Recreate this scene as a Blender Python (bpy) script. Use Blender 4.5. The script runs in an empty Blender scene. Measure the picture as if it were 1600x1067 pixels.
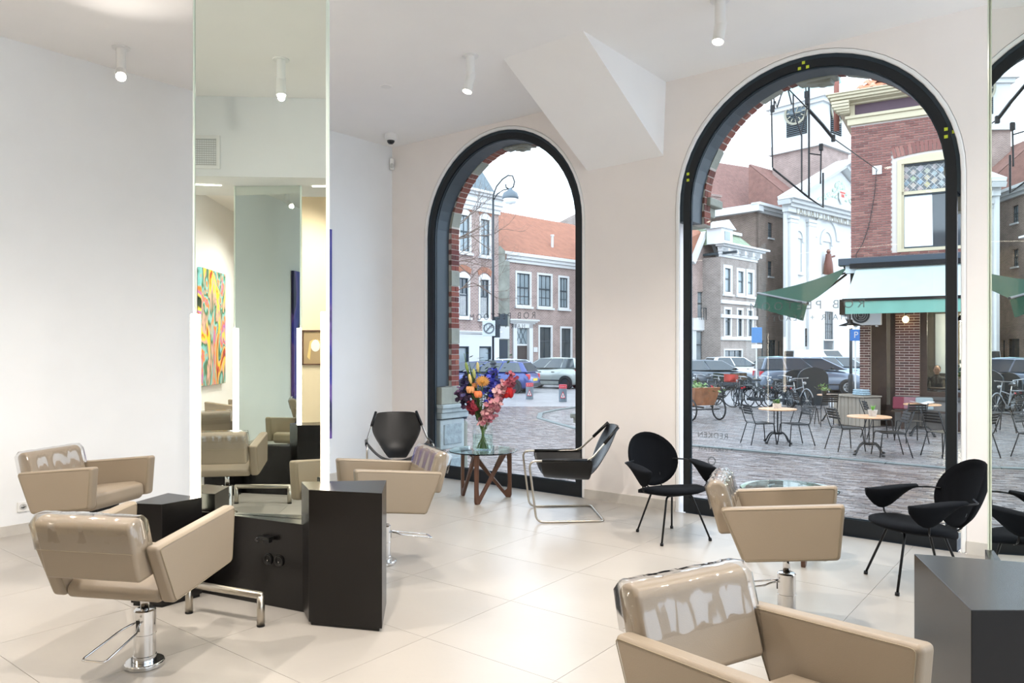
import bpy, bmesh, math, random
from mathutils import Vector, Matrix, Euler
random.seed(7)
PI = math.pi
C = bpy.context.scene.collection
scn = bpy.context.scene
# ---------------------------------------------------------------- camera, sky, exposure
TH = math.atan(916/1170.); FP = 1170.; CT, ST = math.cos(TH), math.sin(TH)
CX, CY, CZ = 7.33, -6.80, 1.6
cam = bpy.data.cameras.new('camera'); cam_o = bpy.data.objects.new('camera', cam); C.objects.link(cam_o)
cam_o.location = (CX, CY, CZ); cam_o.rotation_euler = (PI/2, 0, TH)
cam.sensor_width = 36; cam.lens = FP/1600*36; cam.shift_y = 11.5/1600; cam.clip_end = 600; cam.clip_start = .05
scn.camera = cam_o
scn.view_settings.view_transform = 'Standard'; scn.view_settings.look = 'None'
scn.view_settings.gamma = 1; scn.view_settings.use_curve_mapping = False
scn.view_settings.exposure = 1.22
world = bpy.data.worlds.new('overcast'); scn.world = world; world.use_nodes = True
wn = world.node_tree; bg = wn.nodes['Background']
tc = wn.nodes.new('ShaderNodeTexCoord'); nz = wn.nodes.new('ShaderNodeTexNoise'); nz.inputs['Scale'].default_value = 1.6
nz.inputs['Detail'].default_value = 4
cr = wn.nodes.new('ShaderNodeValToRGB')
cr.color_ramp.elements[0].position = .3; cr.color_ramp.elements[0].color = (.66, .81, 1, 1)
cr.color_ramp.elements[1].position = .75; cr.color_ramp.elements[1].color = (.80, .90, 1, 1)
wn.links.new(tc.outputs['Generated'], nz.inputs['Vector']); wn.links.new(nz.outputs['Fac'], cr.inputs['Fac'])
wn.links.new(cr.outputs['Color'], bg.inputs['Color'])
bg.inputs['Strength'].default_value = 1.9

# ---------------------------------------------------------------- placement helpers
def W(X, Y):                       # camera-aligned ground metres -> room metres
    return (CX+CT*X-ST*Y, CY+ST*X+CT*Y)
def at(px, py, Y):
    x, y = W((px-800)/FP*Y, Y); return Vector((x, y, CZ-(py-545)/FP*Y))
def ground(px, py, z=0.):
    Y = (CZ-z)*FP/(py-545); x, y = W((px-800)/FP*Y, Y); return (x, y)
def hang(phi):                     # heading clockwise from the camera axis -> world angle
    return math.radians(90-phi)+TH

# ---------------------------------------------------------------- object helpers
def link(o, parent=None):
    C.objects.link(o)
    if parent is not None: o.parent = parent
    return o
def tag(o, label=None, cat=None, group=None, kind=None):
    if label: o['label'] = label
    if cat: o['category'] = cat
    if group: o['group'] = group
    if kind: o['kind'] = kind
    return o
def thing(name, label, cat, loc=(0, 0, 0), rz=0., group=None):
    o = bpy.data.objects.new(name, None); o.empty_display_size = .1; link(o)
    o.location = loc; o.rotation_euler = (0, 0, rz)
    return tag(o, label, cat, group)
KIDS = {}
def dup(root, loc=None, rz=None, label=None, group=None, parent=None):
    def cp(o, par):
        c = o.copy(); link(c, par)
        for ch in [k for k in ALLP.get(o.name, [])]:
            d = cp(ch, c)
        return c
    c = cp(root, parent)
    if loc is not None: c.location = loc
    if rz is not None: c.rotation_euler = (0, 0, rz)
    if label: c['label'] = label
    if group: c['group'] = group
    return c
ALLP = {}
class MB:
    def __init__(s): s.v = []; s.f = []; s.m = []
    def add(s, vs, fs, mi=0, M=None):
        n = len(s.v)
        if M is not None: vs = [tuple(M @ Vector(v)) for v in vs]
        s.v += [tuple(v) for v in vs]; s.f += [tuple(i+n for i in f) for f in fs]; s.m += [mi]*len(fs); return s
    def box(s, c, d, mi=0, M=None, rz=0, R=None):
        x, y, z = d[0]/2, d[1]/2, d[2]/2
        vs = [Vector((a*x, b*y, e*z)) for e in (-1, 1) for a, b in ((-1, -1), (1, -1), (1, 1), (-1, 1))]
        if rz: R = Matrix.Rotation(rz, 3, 'Z')
        if R is not None: vs = [R @ v for v in vs]
        vs = [v+Vector(c) for v in vs]
        return s.add(vs, [(3, 2, 1, 0), (4, 5, 6, 7), (0, 1, 5, 4), (1, 2, 6, 5), (2, 3, 7, 6), (3, 0, 4, 7)], mi, M)
    def bb(s, x0, x1, y0, y1, z0, z1, mi=0):
        return s.box(((x0+x1)/2, (y0+y1)/2, (z0+z1)/2), (abs(x1-x0), abs(y1-y0), abs(z1-z0)), mi)
    def prism(s, poly, z0, z1, mi=0, M=None):       # poly in xy, counter-clockwise
        n = len(poly)
        a = sum(poly[i][0]*poly[(i+1) % n][1]-poly[(i+1) % n][0]*poly[i][1] for i in range(n))
        if a < 0: poly = poly[::-1]
        vs = [(p[0], p[1], z0) for p in poly]+[(p[0], p[1], z1) for p in poly]
        fs = [tuple(range(n-1, -1, -1)), tuple(range(n, 2*n))]+[(i, (i+1) % n, n+(i+1) % n, n+i) for i in range(n)]
        return s.add(vs, fs, mi, M)
    def slab(s, poly, y0, y1, mi=0, M=None):         # poly in xz, extruded along y
        n = len(poly)
        a = sum(poly[i][0]*poly[(i+1) % n][1]-poly[(i+1) % n][0]*poly[i][1] for i in range(n))
        if a < 0: poly = poly[::-1]
        vs = [(p[0], y0, p[1]) for p in poly]+[(p[0], y1, p[1]) for p in poly]
        fs = [tuple(range(n)), tuple(range(2*n-1, n-1, -1))]+[(i, n+i, n+(i+1) % n, (i+1) % n) for i in range(n)]
        return s.add(vs, fs, mi, M)
    def tube(s, pts, r, n=8, closed=False, mi=0, cap=True):
        P = [Vector(p) for p in pts]; k = len(P); rs = r if isinstance(r, (list, tuple)) else [r]*k
        vs = []; prev = None
        for i in range(k):
            if closed: t = (P[(i+1) % k]-P[i-1])
            else: t = P[min(i+1, k-1)]-P[max(i-1, 0)]
            t = t.normalized() if t.length > 1e-9 else Vector((0, 0, 1))
            if prev is None:
                a = Vector((0, 0, 1)) if abs(t.z) < .9 else Vector((1, 0, 0)); u = t.cross(a).normalized()
            else:
                u = prev-t*prev.dot(t); u = u.normalized() if u.length > 1e-6 else t.orthogonal().normalized()
            prev = u; w = t.cross(u)
            vs += [P[i]+(u*math.cos(2*PI*j/n)+w*math.sin(2*PI*j/n))*rs[i] for j in range(n)]
        fs = []
        for i in range(k if closed else k-1):
            a = i*n; b = ((i+1) % k)*n
            fs += [(a+j, a+(j+1) % n, b+(j+1) % n, b+j) for j in range(n)]
        if not closed and cap: fs += [tuple(range(n-1, -1, -1)), tuple(range((k-1)*n, k*n))]
        return s.add(vs, fs, mi)
    def lathe(s, prof, c=(0, 0, 0), n=24, mi=0, M=None, closed=False, caps=True):
        vs = []; fs = []
        for r, z in prof: vs += [(c[0]+r*math.cos(2*PI*j/n), c[1]+r*math.sin(2*PI*j/n), c[2]+z) for j in range(n)]
        k = len(prof)
        for i in range(k if closed else k-1):
            a = i*n; b = ((i+1) % k)*n
            fs += [(a+j, a+(j+1) % n, b+(j+1) % n, b+j) for j in range(n)]
        if not closed and caps:
            if prof[0][0] > 1e-6: fs.append(tuple(range(n-1, -1, -1)))
            if prof[-1][0] > 1e-6: fs.append(tuple(range((k-1)*n, k*n)))
        return s.add(vs, fs, mi, M)
    def ell(s, c, r, n=12, m=8, mi=0, R=None):
        vs = []; fs = []
        for i in range(m+1):
            ph = PI*i/m
            for j in range(n):
                t = 2*PI*j/n; v = Vector((r[0]*math.sin(ph)*math.cos(t), r[1]*math.sin(ph)*math.sin(t), -r[2]*math.cos(ph)))
                if R is not None: v = R @ v
                vs.append(v+Vector(c))
        for i in range(m): fs += [(i*n+j, i*n+(j+1) % n, (i+1)*n+(j+1) % n, (i+1)*n+j) for j in range(n)]
        return s.add(vs, fs, mi)
    def build(s, name, mats, parent=None, smooth=False, bevel=0, seg=2, loc=None, label=None, subd=0, kind=None, ang=None):
        me = bpy.data.meshes.new(name); me.from_pydata(s.v, [], s.f)
        if not isinstance(mats, (list, tuple)): mats = [mats]
        for m in mats: me.materials.append(m)
        if len(mats) > 1: me.polygons.foreach_set('material_index', s.m)
        bm = bmesh.new(); bm.from_mesh(me); bmesh.ops.remove_doubles(bm, verts=bm.verts, dist=1e-6)
        bmesh.ops.recalc_face_normals(bm, faces=bm.faces); bm.to_mesh(me); bm.free()
        if smooth: me.polygons.foreach_set('use_smooth', [True]*len(me.polygons))
        me.update()
        o = bpy.data.objects.new(name, me); link(o, parent)
        if loc is not None: o.location = loc
        if bevel:
            b = o.modifiers.new('bevel', 'BEVEL'); b.width = bevel; b.segments = seg; b.limit_method = 'ANGLE'; b.angle_limit = .6
            me.polygons.foreach_set('use_smooth', [True]*len(me.polygons)); b.harden_normals = True
        if subd:
            q = o.modifiers.new('sub', 'SUBSURF'); q.levels = q.render_levels = subd
        if label: o['label'] = label
        if kind: o['kind'] = kind
        if parent is not None: ALLP.setdefault(parent.name, []).append(o)
        return o
def copy_part(o, loc=None, rot=None, parent=None):
    c = o.copy(); par = parent or o.parent; link(c, par)
    if loc is not None: c.location = loc
    if rot is not None: c.rotation_euler = rot
    if par is not None: ALLP.setdefault(par.name, []).append(c)
    for k in ALLP.get(o.name, []): copy_part(k, parent=c)
    return c
def struct(name, mb, mats, **k):
    o = mb.build(name, mats, **k)
    if not k.get('parent'): o['kind'] = 'structure'
    return o
def rotm(x=0, y=0, z=0): return Euler((x, y, z)).to_matrix()
def arc(cx, cz, r, a0, a1, n): return [(cx+r*math.cos(a0+(a1-a0)*i/n), cz+r*math.sin(a0+(a1-a0)*i/n)) for i in range(n+1)]
def fillet(pts, r, n=5):            # round the corners of an open 3-D polyline
    P = [Vector(p) for p in pts]; out = [P[0]]
    for i in range(1, len(P)-1):
        a, b, c = P[i-1], P[i], P[i+1]; d1 = (a-b); d2 = (c-b); rr = min(r, d1.length*.49, d2.length*.49)
        p, q = b+d1.normalized()*rr, b+d2.normalized()*rr
        for k in range(n+1):
            t = k/n; out.append(p*(1-t)**2+b*2*t*(1-t)+q*t*t)
    out.append(P[-1]); return out
def fillet_closed(pts, r, n=5):
    P = [Vector(p) for p in pts]; out = []; k0 = len(P)
    for i in range(k0):
        a, b, c = P[i-1], P[i], P[(i+1) % k0]; d1 = (a-b); d2 = (c-b); rr = min(r, d1.length*.49, d2.length*.49)
        p, q = b+d1.normalized()*rr, b+d2.normalized()*rr
        for k in range(n+1):
            t = k/n; out.append(p*(1-t)**2+b*2*t*(1-t)+q*t*t)
    return out

# ---------------------------------------------------------------- materials
def lin(c):
    if isinstance(c, str): c = tuple(int(c[i:i+2], 16)/255 for i in (1, 3, 5))
    return tuple((x/12.92 if x <= .04045 else ((x+.055)/1.055)**2.4) for x in c)+(1,)
def mat(name, c, rough=.5, metal=0., bump=0., bscale=50., var=0., vscale=3., spec=.5, coat=0., emit=None, es=0., trans=0., ior=1.45, alpha=1., sheen=0., stretch=None):
    m = bpy.data.materials.new(name); m.use_nodes = True; nt = m.node_tree; b = nt.nodes['Principled BSDF']
    b.inputs['Base Color'].default_value = lin(c); b.inputs['Roughness'].default_value = rough; b.inputs['Metallic'].default_value = metal
    b.inputs['Specular IOR Level'].default_value = spec; b.inputs['Coat Weight'].default_value = coat
    b.inputs['Transmission Weight'].default_value = trans; b.inputs['IOR'].default_value = ior
    b.inputs['Alpha'].default_value = alpha
    if sheen: b.inputs['Sheen Weight'].default_value = sheen
    if emit: b.inputs['Emission Color'].default_value = lin(emit); b.inputs['Emission Strength'].default_value = es
    t = nt.nodes.new('ShaderNodeTexCoord'); vec = t.outputs['Object']
    if stretch:
        mp = nt.nodes.new('ShaderNodeMapping'); mp.inputs['Scale'].default_value = stretch; nt.links.new(vec, mp.inputs['Vector']); vec = mp.outputs['Vector']
    if var:
        n = nt.nodes.new('ShaderNodeTexNoise'); n.inputs['Scale'].default_value = vscale; n.inputs['Detail'].default_value = 5
        r = nt.nodes.new('ShaderNodeMapRange'); r.inputs[1].default_value = .3; r.inputs[2].default_value = .7
        r.inputs[3].default_value = 1-var; r.inputs[4].default_value = 1+var*.6
        h = nt.nodes.new('ShaderNodeHueSaturation'); h.inputs['Color'].default_value = lin(c)
        nt.links.new(vec, n.inputs['Vector']); nt.links.new(n.outputs['Fac'], r.inputs[0])
        nt.links.new(r.outputs[0], h.inputs['Value']); nt.links.new(h.outputs[0], b.inputs['Base Color'])
    if bump:
        n2 = nt.nodes.new('ShaderNodeTexNoise'); n2.inputs['Scale'].default_value = bscale; n2.inputs['Detail'].default_value = 4
        bp = nt.nodes.new('ShaderNodeBump'); bp.inputs['Strength'].default_value = bump; bp.inputs['Distance'].default_value = .01
        nt.links.new(vec, n2.inputs['Vector']); nt.links.new(n2.outputs['Fac'], bp.inputs['Height']); nt.links.new(bp.outputs[0], b.inputs['Normal'])
    return m
def island(name, cols, rough=.8, bump=.4, bscale=60, spec=.4):      # a colour per loose piece, grain on top
    m = mat(name, cols[0], rough, bump=bump, bscale=bscale, spec=spec); nt = m.node_tree; b = nt.nodes['Principled BSDF']
    g = nt.nodes.new('ShaderNodeNewGeometry'); oi = nt.nodes.new('ShaderNodeObjectInfo')
    ad = nt.nodes.new('ShaderNodeMath'); ad.operation = 'ADD'; fr = nt.nodes.new('ShaderNodeMath'); fr.operation = 'FRACT'
    nt.links.new(g.outputs['Random Per Island'], ad.inputs[0]); nt.links.new(oi.outputs['Random'], ad.inputs[1]); nt.links.new(ad.outputs[0], fr.inputs[0])
    r = nt.nodes.new('ShaderNodeValToRGB'); r.color_ramp.interpolation = 'CONSTANT' if len(cols) > 6 else 'LINEAR'
    e = r.color_ramp.elements; e[0].color = lin(cols[0]); e[0].position = 0; e[1].color = lin(cols[-1]); e[1].position = 1
    for i, c in enumerate(cols[1:-1]): k = e.new((i+1)/(len(cols)-1)); k.color = lin(c)
    nt.links.new(fr.outputs[0], r.inputs['Fac']); nt.links.new(r.outputs['Color'], b.inputs['Base Color'])
    return m
def brickmat(name, c1, c2, mortar, bw=.22, rh=.072, ms=.012, rough=.85, bump=.5, horizontal=False, rot=0.):
    m = mat(name, c1, rough); nt = m.node_tree; b = nt.nodes['Principled BSDF']
    t = nt.nodes.new('ShaderNodeTexCoord'); s = nt.nodes.new('ShaderNodeSeparateXYZ'); c = nt.nodes.new('ShaderNodeCombineXYZ')
    mp = nt.nodes.new('ShaderNodeMapping'); mp.inputs['Rotation'].default_value = (0, 0, rot)
    nt.links.new(t.outputs['Object'], mp.inputs['Vector']); nt.links.new(mp.outputs[0], s.inputs[0])
    if horizontal: nt.links.new(s.outputs[0], c.inputs[0]); nt.links.new(s.outputs[1], c.inputs[1])
    else:
        a = nt.nodes.new('ShaderNodeMath'); a.operation = 'ADD'; nt.links.new(s.outputs[0], a.inputs[0]); nt.links.new(s.outputs[1], a.inputs[1])
        nt.links.new(a.outputs[0], c.inputs[0]); nt.links.new(s.outputs[2], c.inputs[1])
    k = nt.nodes.new('ShaderNodeTexBrick'); k.inputs['Color1'].default_value = lin(c1); k.inputs['Color2'].default_value = lin(c2); k.inputs['Mortar'].default_value = lin(mortar)
    k.inputs['Scale'].default_value = 1; k.inputs['Brick Width'].default_value = bw; k.inputs['Row Height'].default_value = rh; k.inputs['Mortar Size'].default_value = ms
    k.inputs['Bias'].default_value = -.1
    nt.links.new(c.outputs[0], k.inputs['Vector'])
    n = nt.nodes.new('ShaderNodeTexNoise'); n.inputs['Scale'].default_value = 1.3; n.inputs['Detail'].default_value = 6; nt.links.new(t.outputs['Object'], n.inputs['Vector'])
    r = nt.nodes.new('ShaderNodeMapRange'); r.inputs[1].default_value = .3; r.inputs[2].default_value = .7; r.inputs[3].default_value = .8; r.inputs[4].default_value = 1.12
    h = nt.nodes.new('ShaderNodeHueSaturation'); nt.links.new(n.outputs['Fac'], r.inputs[0]); nt.links.new(r.outputs[0], h.inputs['Value'])
    nt.links.new(k.outputs['Color'], h.inputs['Color']); nt.links.new(h.outputs[0], b.inputs['Base Color'])
    bp = nt.nodes.new('ShaderNodeBump'); bp.inputs['Strength'].default_value = bump; bp.inputs['Distance'].default_value = -.01
    nt.links.new(k.outputs['Fac'], bp.inputs['Height']); nt.links.new(bp.outputs[0], b.inputs['Normal'])
    return m
def thin_glass(name, tint=(1, 1, 1, 1), refl=1., rough=0.):
    m = bpy.data.materials.new(name); m.use_nodes = True; nt = m.node_tree; nt.nodes.clear()
    o = nt.nodes.new('ShaderNodeOutputMaterial'); tr = nt.nodes.new('ShaderNodeBsdfTransparent'); tr.inputs[0].default_value = tint
    g = nt.nodes.new('ShaderNodeBsdfGlossy'); g.inputs['Roughness'].default_value = rough
    f = nt.nodes.new('ShaderNodeFresnel'); gg = nt.nodes.new('ShaderNodeNewGeometry'); ma = nt.nodes.new('ShaderNodeMath'); ma.operation = 'MULTIPLY_ADD'; ma.inputs[1].default_value = -.8333; ma.inputs[2].default_value = 1.5; nt.links.new(gg.outputs['Backfacing'], ma.inputs[0]); nt.links.new(ma.outputs[0], f.inputs[0]); mu = nt.nodes.new('ShaderNodeMath'); mu.operation = 'MULTIPLY'; mu.inputs[1].default_value = refl; mu.use_clamp = True
    mx = nt.nodes.new('ShaderNodeMixShader'); nt.links.new(f.outputs[0], mu.inputs[0]); nt.links.new(mu.outputs[0], mx.inputs[0])
    nt.links.new(tr.outputs[0], mx.inputs[1]); nt.links.new(g.outputs[0], mx.inputs[2]); nt.links.new(mx.outputs[0], o.inputs[0])
    return m
M = {}
M['wall'] = mat('wall_paint', '#eeeff0', .85, bump=.04, bscale=200, var=.015)
M['wall_warm'] = mat('window_wall_paint', '#f2ebe6', .8, bump=.04, bscale=200, var=.015)
M['ceil'] = mat('ceiling_paint', '#f4f2f0', .9, var=.01)
M['base'] = mat('baseboard_stone', '#cfc9c0', .5, var=.08, vscale=6)
M['tile'] = mat('floor_tile', '#aaa49c', .3, var=.06, vscale=1.6, bump=.03, bscale=30, spec=.45)
M['grout'] = mat('grout', '#8d877e', .9)
M['frame'] = mat('window_frame_metal', '#12171c', .4, metal=.1, var=.05)
M['casing'] = mat('window_casing_metal', '#2c3841', .45, metal=.2, var=.1, vscale=2)
M['glass'] = thin_glass('window_glass', (.97, .99, .985, 1), 1.0)
M['etch'] = mat('etched_lettering', '#5c6266', .6, alpha=.5)
M['black'] = mat('black_lacquered_panel', '#0b0909', .27, var=.12, vscale=4, stretch=(8, 8, 1), spec=.5)
M['blackb'] = mat('black_socket_plastic', '#0c0c0c', .3)
M['mirror'] = mat('mirror_silver', '#e4ebe4', .0, metal=1.)
M['mirror_edge'] = mat('mirror_edge_glass', '#dfeade', .2, spec=.8)
M['chrome'] = mat('chrome', '#d9d9d9', .08, metal=1.)
M['steel'] = mat('brushed_steel', '#b9b2a6', .28, metal=1., bump=.05, bscale=300)
M['leather'] = mat('taupe_leather', '#918371', .42, bump=.12, bscale=350, var=.03, spec=.45)
M['seam'] = mat('seam_thread', '#8d8069', .7)
M['plastic'] = thin_glass('clear_plastic_wrap', (.97, .97, .97, 1), 1.6, .06)
M['bleather'] = mat('black_saddle_leather', '#050506', .33, bump=.12, bscale=120, var=.15, spec=.4)
M['bfabric'] = mat('black_wool_fabric', '#06080d', .95, bump=.3, bscale=500, sheen=.0, spec=.2)
M['rod'] = mat('black_steel_rod', '#0c0d0f', .4, metal=.3)
M['walnut'] = mat('walnut_wood', '#5b3d2e', .4, var=.25, vscale=9, stretch=(1, 1, .2), bump=.1)
M['tglass'] = mat('table_glass', '#bfe0d6', .0, trans=1., ior=1.5)
M['tglass'].node_tree.nodes['Principled BSDF'].inputs['Base Color'].default_value = (.72, .93, .88, 1)
M['led'] = mat('led_diffuser', '#ffffff', .5, emit='#fff3dc', es=5.5)
M['white'] = mat('white_enamel', '#e9e8e6', .4)
M['lamp'] = mat('spot_lens', '#ffffff', .3, emit='#fff0d8', es=14)
M['dark'] = mat('dark_void', '#15130f', .8)
M['grille'] = mat('vent_grille', '#c9c9c6', .5)
M['blackdome'] = mat('smoked_dome', '#0b0b0c', .05, spec=.8)
# ---------------------------------------------------------------- room shell
H = 4.25; XR = 11.0; YB = -15.0; YK = -7.19; YS = -8.2; SZ = 3.41
WIN = [(.66, 2.93), (4.12, 6.45), (7.75, 10.05)]; ZS = 2.99; WT = .30  # last arch is an added, unseen window that brightens the room
def arch_path(xl, xr, zs, z0, n=28):
    r = (xr-xl)/2; return [(xl, z0)]+[((xl+xr)/2-r*math.cos(PI*i/n), zs+r*math.sin(PI*i/n)) for i in range(n+1)]+[(xr, z0)]
def ring(mb, A, B, y0, y1, mi=0, closed=False):      # frame between two equal-length xz paths
    n = len(A); vs = [(p[0], y, p[1]) for y in (y0, y1) for L in (A, B) for p in L]; fs = []
    for i in range(n-1 if not closed else n):
        j = (i+1) % n
        fs += [(i, j, n+j, n+i), (2*n+i, 3*n+i, 3*n+j, 2*n+j), (i, 2*n+i, 2*n+j, j), (n+i, n+j, 3*n+j, 3*n+i)]
    if not closed: fs += [(0, n, 3*n, 2*n), (n-1, 3*n-1, 4*n-1, 2*n-1)]
    mb.add(vs, fs, mi)
def wall_arches(mb, x0, x1, z0, z1, arches, y0, y1, grow, zs=ZS):
    xs = x0
    for xl, xr in arches:
        xl -= grow; xr += grow
        mb.bb(xs, xl, y0, y1, z0, z1)
        P = arch_path(xl, xr, zs, zs)[1:-1]
        for a, b in zip(P[:-1], P[1:]):
            mb.add([(a[0], y0, a[1]), (b[0], y0, b[1]), (b[0], y0, z1), (a[0], y0, z1), (a[0], y1, a[1]), (b[0], y1, b[1]), (b[0], y1, z1), (a[0], y1, z1)],
                   [(0, 1, 2, 3), (7, 6, 5, 4), (0, 4, 5, 1)])
        xs = xr
    mb.bb(xs, x1, y0, y1, z0, z1)
b = MB(); b.bb(0, XR, YB, 0, -.12, -.006); floor_o = struct('floor', b, M['grout'])
# floor tiles: each slab one piece
tm = None; txs = [4.39+.88*k for k in range(-5, 9)]; tys = [-.75-.77*k for k in range(0, 19)]
tp = MB(); tp.box((0, 0, -.003), (.8775, .7675, .006)); tproto = None
for i in range(-1, len(txs)):
    for j in range(-1, len(tys)):
        xa = txs[i] if i >= 0 else 0.; xb = min(txs[i+1], XR) if i+1 < len(txs) else XR
        ya = tys[j] if j >= 0 else 0.; yb = tys[j+1] if j+1 < len(tys) else YB
        if xb-xa < .02 or ya-yb < .02: continue
        full = abs(xb-xa-.88) < 1e-3 and abs(ya-yb-.77) < 1e-3
        c = ((xa+xb)/2, (ya+yb)/2, 0)
        if full and tproto is not None: copy_part(tproto, loc=c); continue
        q = MB(); q.box((0, 0, -.003), (xb-xa-.0025, ya-yb-.0025, .006))
        o = q.build('floor_tile', M['tile'], floor_o, loc=c)
        if full: tproto = o
b = MB(); b.bb(-.3, XR+.3, YS, .0, H, H+.2); b.bb(-.3, XR+.3, YB-.3, YS, H+.0, H+.2); struct('ceiling', b, M['ceil'])
b = MB(); b.bb(-.3, 0, YB, 0, -.12, H); struct('wall_left', b, M['wall'])
b = MB(); b.bb(XR, XR+.3, YB, YS, -.12, H); b.bb(XR, XR+.3, YS, WT, -.12, .4); b.bb(XR, XR+.3, YS, WT, 3.4, H)  # openings added in this unseen wall to let in more daylight
for yy in (YS+.2, -5.5, -2.8, WT-.2): b.bb(XR, XR+.3, yy-.2, yy+.2, .4, 3.4)
struct('wall_right', b, M['wall'])
b = MB(); b.bb(-.3, XR+.3, YB-.3, YB, -.12, H); struct('wall_back', b, mat('back_wall_paint', '#e4dccd', .85))
b = MB(); b.bb(0, XR, YS, YK, SZ, H-.001); struct('trim_bulkhead', b, M['wall'])
b = MB(); b.bb(1.75, 4.5, -11.6, -11.4, 2.75, H-.001); b.bb(1.78, 4.5, -11.6, -11.4, 0, 2.75); struct('wall_partition', b, mat('partition_paint', '#d9c8aa', .85))
b = MB(); wall_arches(b, -.3, XR, -.12, H, WIN, 0, WT, .07); wso = struct('wall_windows', b, M['wall_warm'])
# plaster bevel that leads into each black frame
for k, (xl, xr) in enumerate(WIN):
    pass
b = MB(); b.bb(0, .012, -7.19, -.0, 0, .09); struct('baseboard_left', b, M['base'])
b = MB()
for xa, xb in ((.012, WIN[0][0]-.07), (WIN[0][1]+.07, WIN[1][0]-.07), (WIN[1][1]+.07, WIN[2][0]-.07), (WIN[2][1]+.07, XR)): b.bb(xa, xb, -.012, 0, 0, .10)
struct('baseboard_front', b, M['base'])
# slanted boxed-in strut between the windows
sp = [(3.03, 0, 3.50), (3.90, 0, 3.52), (3.93, -1.52, H), (3.05, -1.46, H), (3.03, 0, H-.001), (3.93, 0, H-.001)]
b = MB(); b.add([(3.03, -.001, 3.50), (3.92, -.001, 3.52), (3.95, -1.53, H), (3.05, -1.46, H), (3.05, -.001, H), (3.95, -.001, H)],
                [(0, 1, 2, 3), (0, 3, 4), (1, 5, 2), (0, 4, 5, 1), (3, 2, 5, 4)]); struct('trim_strut', b, M['ceil'])
# windows; the third is added to let in daylight
def lettering(name, text, x, z, size, parent, y=.062, mt=None, ext=.0006, track=1.0, font_w=1.0):
    cu = bpy.data.curves.new(name, 'FONT'); cu.body = text; cu.size = size; cu.extrude = ext; cu.space_character = track; cu.align_x = 'CENTER'; cu.align_y = 'CENTER'
    ob = bpy.data.objects.new(name, cu); C.objects.link(ob); dg = bpy.context.evaluated_depsgraph_get(); dg.update()
    me = bpy.data.meshes.new_from_object(ob.evaluated_get(dg)); bpy.data.objects.remove(ob)
    me.materials.clear(); me.materials.append(mt or M['etch']); o = bpy.data.objects.new(name, me); link(o, parent)
    o.location = (x, y, z); o.rotation_euler = (PI/2, 0, PI); o.scale = (font_w, 1, 1)
    if parent is not None: ALLP.setdefault(parent.name, []).append(o)
    return o
winobjs = []
for k, (xl, xr) in enumerate(WIN):
    o = MB()
    fo = arch_path(xl, xr, ZS, .0); fi = arch_path(xl+.07, xr-.07, ZS, .0)
    ring(o, fo, fi, .03, .08); o.bb(xl+.07, xr-.07, .03, .08, 0, .14)
    w = struct('window_%d' % (k+1), o, M['frame'])
    g = MB(); ring(g, arch_path(xl-.068, xr+.068, ZS, 0), arch_path(xl-.03, xr+.03, ZS, 0), -.004, .029); g.build('plaster_reveal', mat('reveal_plaster_%d' % k, '#f0efed', .7), w, bevel=.012)
    g = MB(); zj = 2.85 if k == 1 else 0; ring(g, arch_path(xl-.069, xr+.069, ZS, zj), arch_path(xl-.001, xr+.001, ZS, zj), .03, WT-.001); g.build('jamb_lining', M['casing'], w)
    g = MB(); ring(g, arch_path(xl+.06, xr-.06, ZS, .125), arch_path(xl+.082, xr-.082, ZS, .125), .045, .055); g.bb(xl+.07, xr-.07, .045, .055, .13, .152); g.build('glazing_bead', M['casing'], w)
    P = arch_path(xl+.065, xr-.065, ZS, .13); g = MB(); n = len(P)
    g.add([(p[0], .058, p[1]) for p in P], [tuple(range(n))]); g.build('pane', M['glass'], w)
    # outside metal casing lining the opening, above the stone plinth
    g = MB(); z0 = 2.85 if k == 1 else 1.12; ring(g, arch_path(xl+.01, xr-.01, ZS, z0), arch_path(xl+.075, xr-.075, ZS, z0), .081, WT+.0); g.build('casing', M['casing'], w)
    g = MB(); g.bb(xl, xr, .081, WT+.12, -.02, .07); g.build('sill', M['casing'], w)
    winobjs.append(w)
lettering('shop_lettering', 'ROB PEETOOM', 1.80, 1.98, .105, winobjs[0], track=1.55, font_w=1.0)
lettering('shop_lettering', 'HAIR + BEAUTY', 1.80, 1.86, .07, winobjs[0], track=1.5)
lettering('shop_lettering', 'ROB PEETOOM', 5.27, 1.985, .105, winobjs[1], track=1.55)
lettering('shop_lettering', 'HAIR + BEAUTY', 5.27, 1.875, .07, winobjs[1], track=1.5)
lettering('brand_lettering', 'REDKEN', 4.41, .765, .075, winobjs[1], track=1.15)
lettering('brand_lettering', 'K\u00c9RASTASE', 4.41, .632, .055, winobjs[1], track=1.1)
lettering('brand_lettering', 'Oribe', 4.50, .43, .06, winobjs[1])
g = MB(); ring(g, arc(4.40, .52, .042, 0, 2*PI, 24)[:-1], arc(4.40, .52, .030, 0, 2*PI, 24)[:-1], .0622, .063, closed=True); g.build('ring_logo', M['etch'], winobjs[1])
ym = mat('yellow_green_sticker', '#c9d63a', .5)
for w, (x, z, s) in ((1, (5.27, 4.105, 0)), (1, (4.17, 3.28, 1)), (1, (6.40, 3.32, 2))):
    g = MB()
    for dx, dz in (((0, .035), (-.035, -.01), (.035, -.01)), ((0, .03), (0, -.03)), ((-.025, .03), (-.025, -.03), (.03, 0)))[s]: g.box((x+dx, .028, z+dz), (.026, .004, .026))
    g.build('sticker', ym, winobjs[w])

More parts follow.
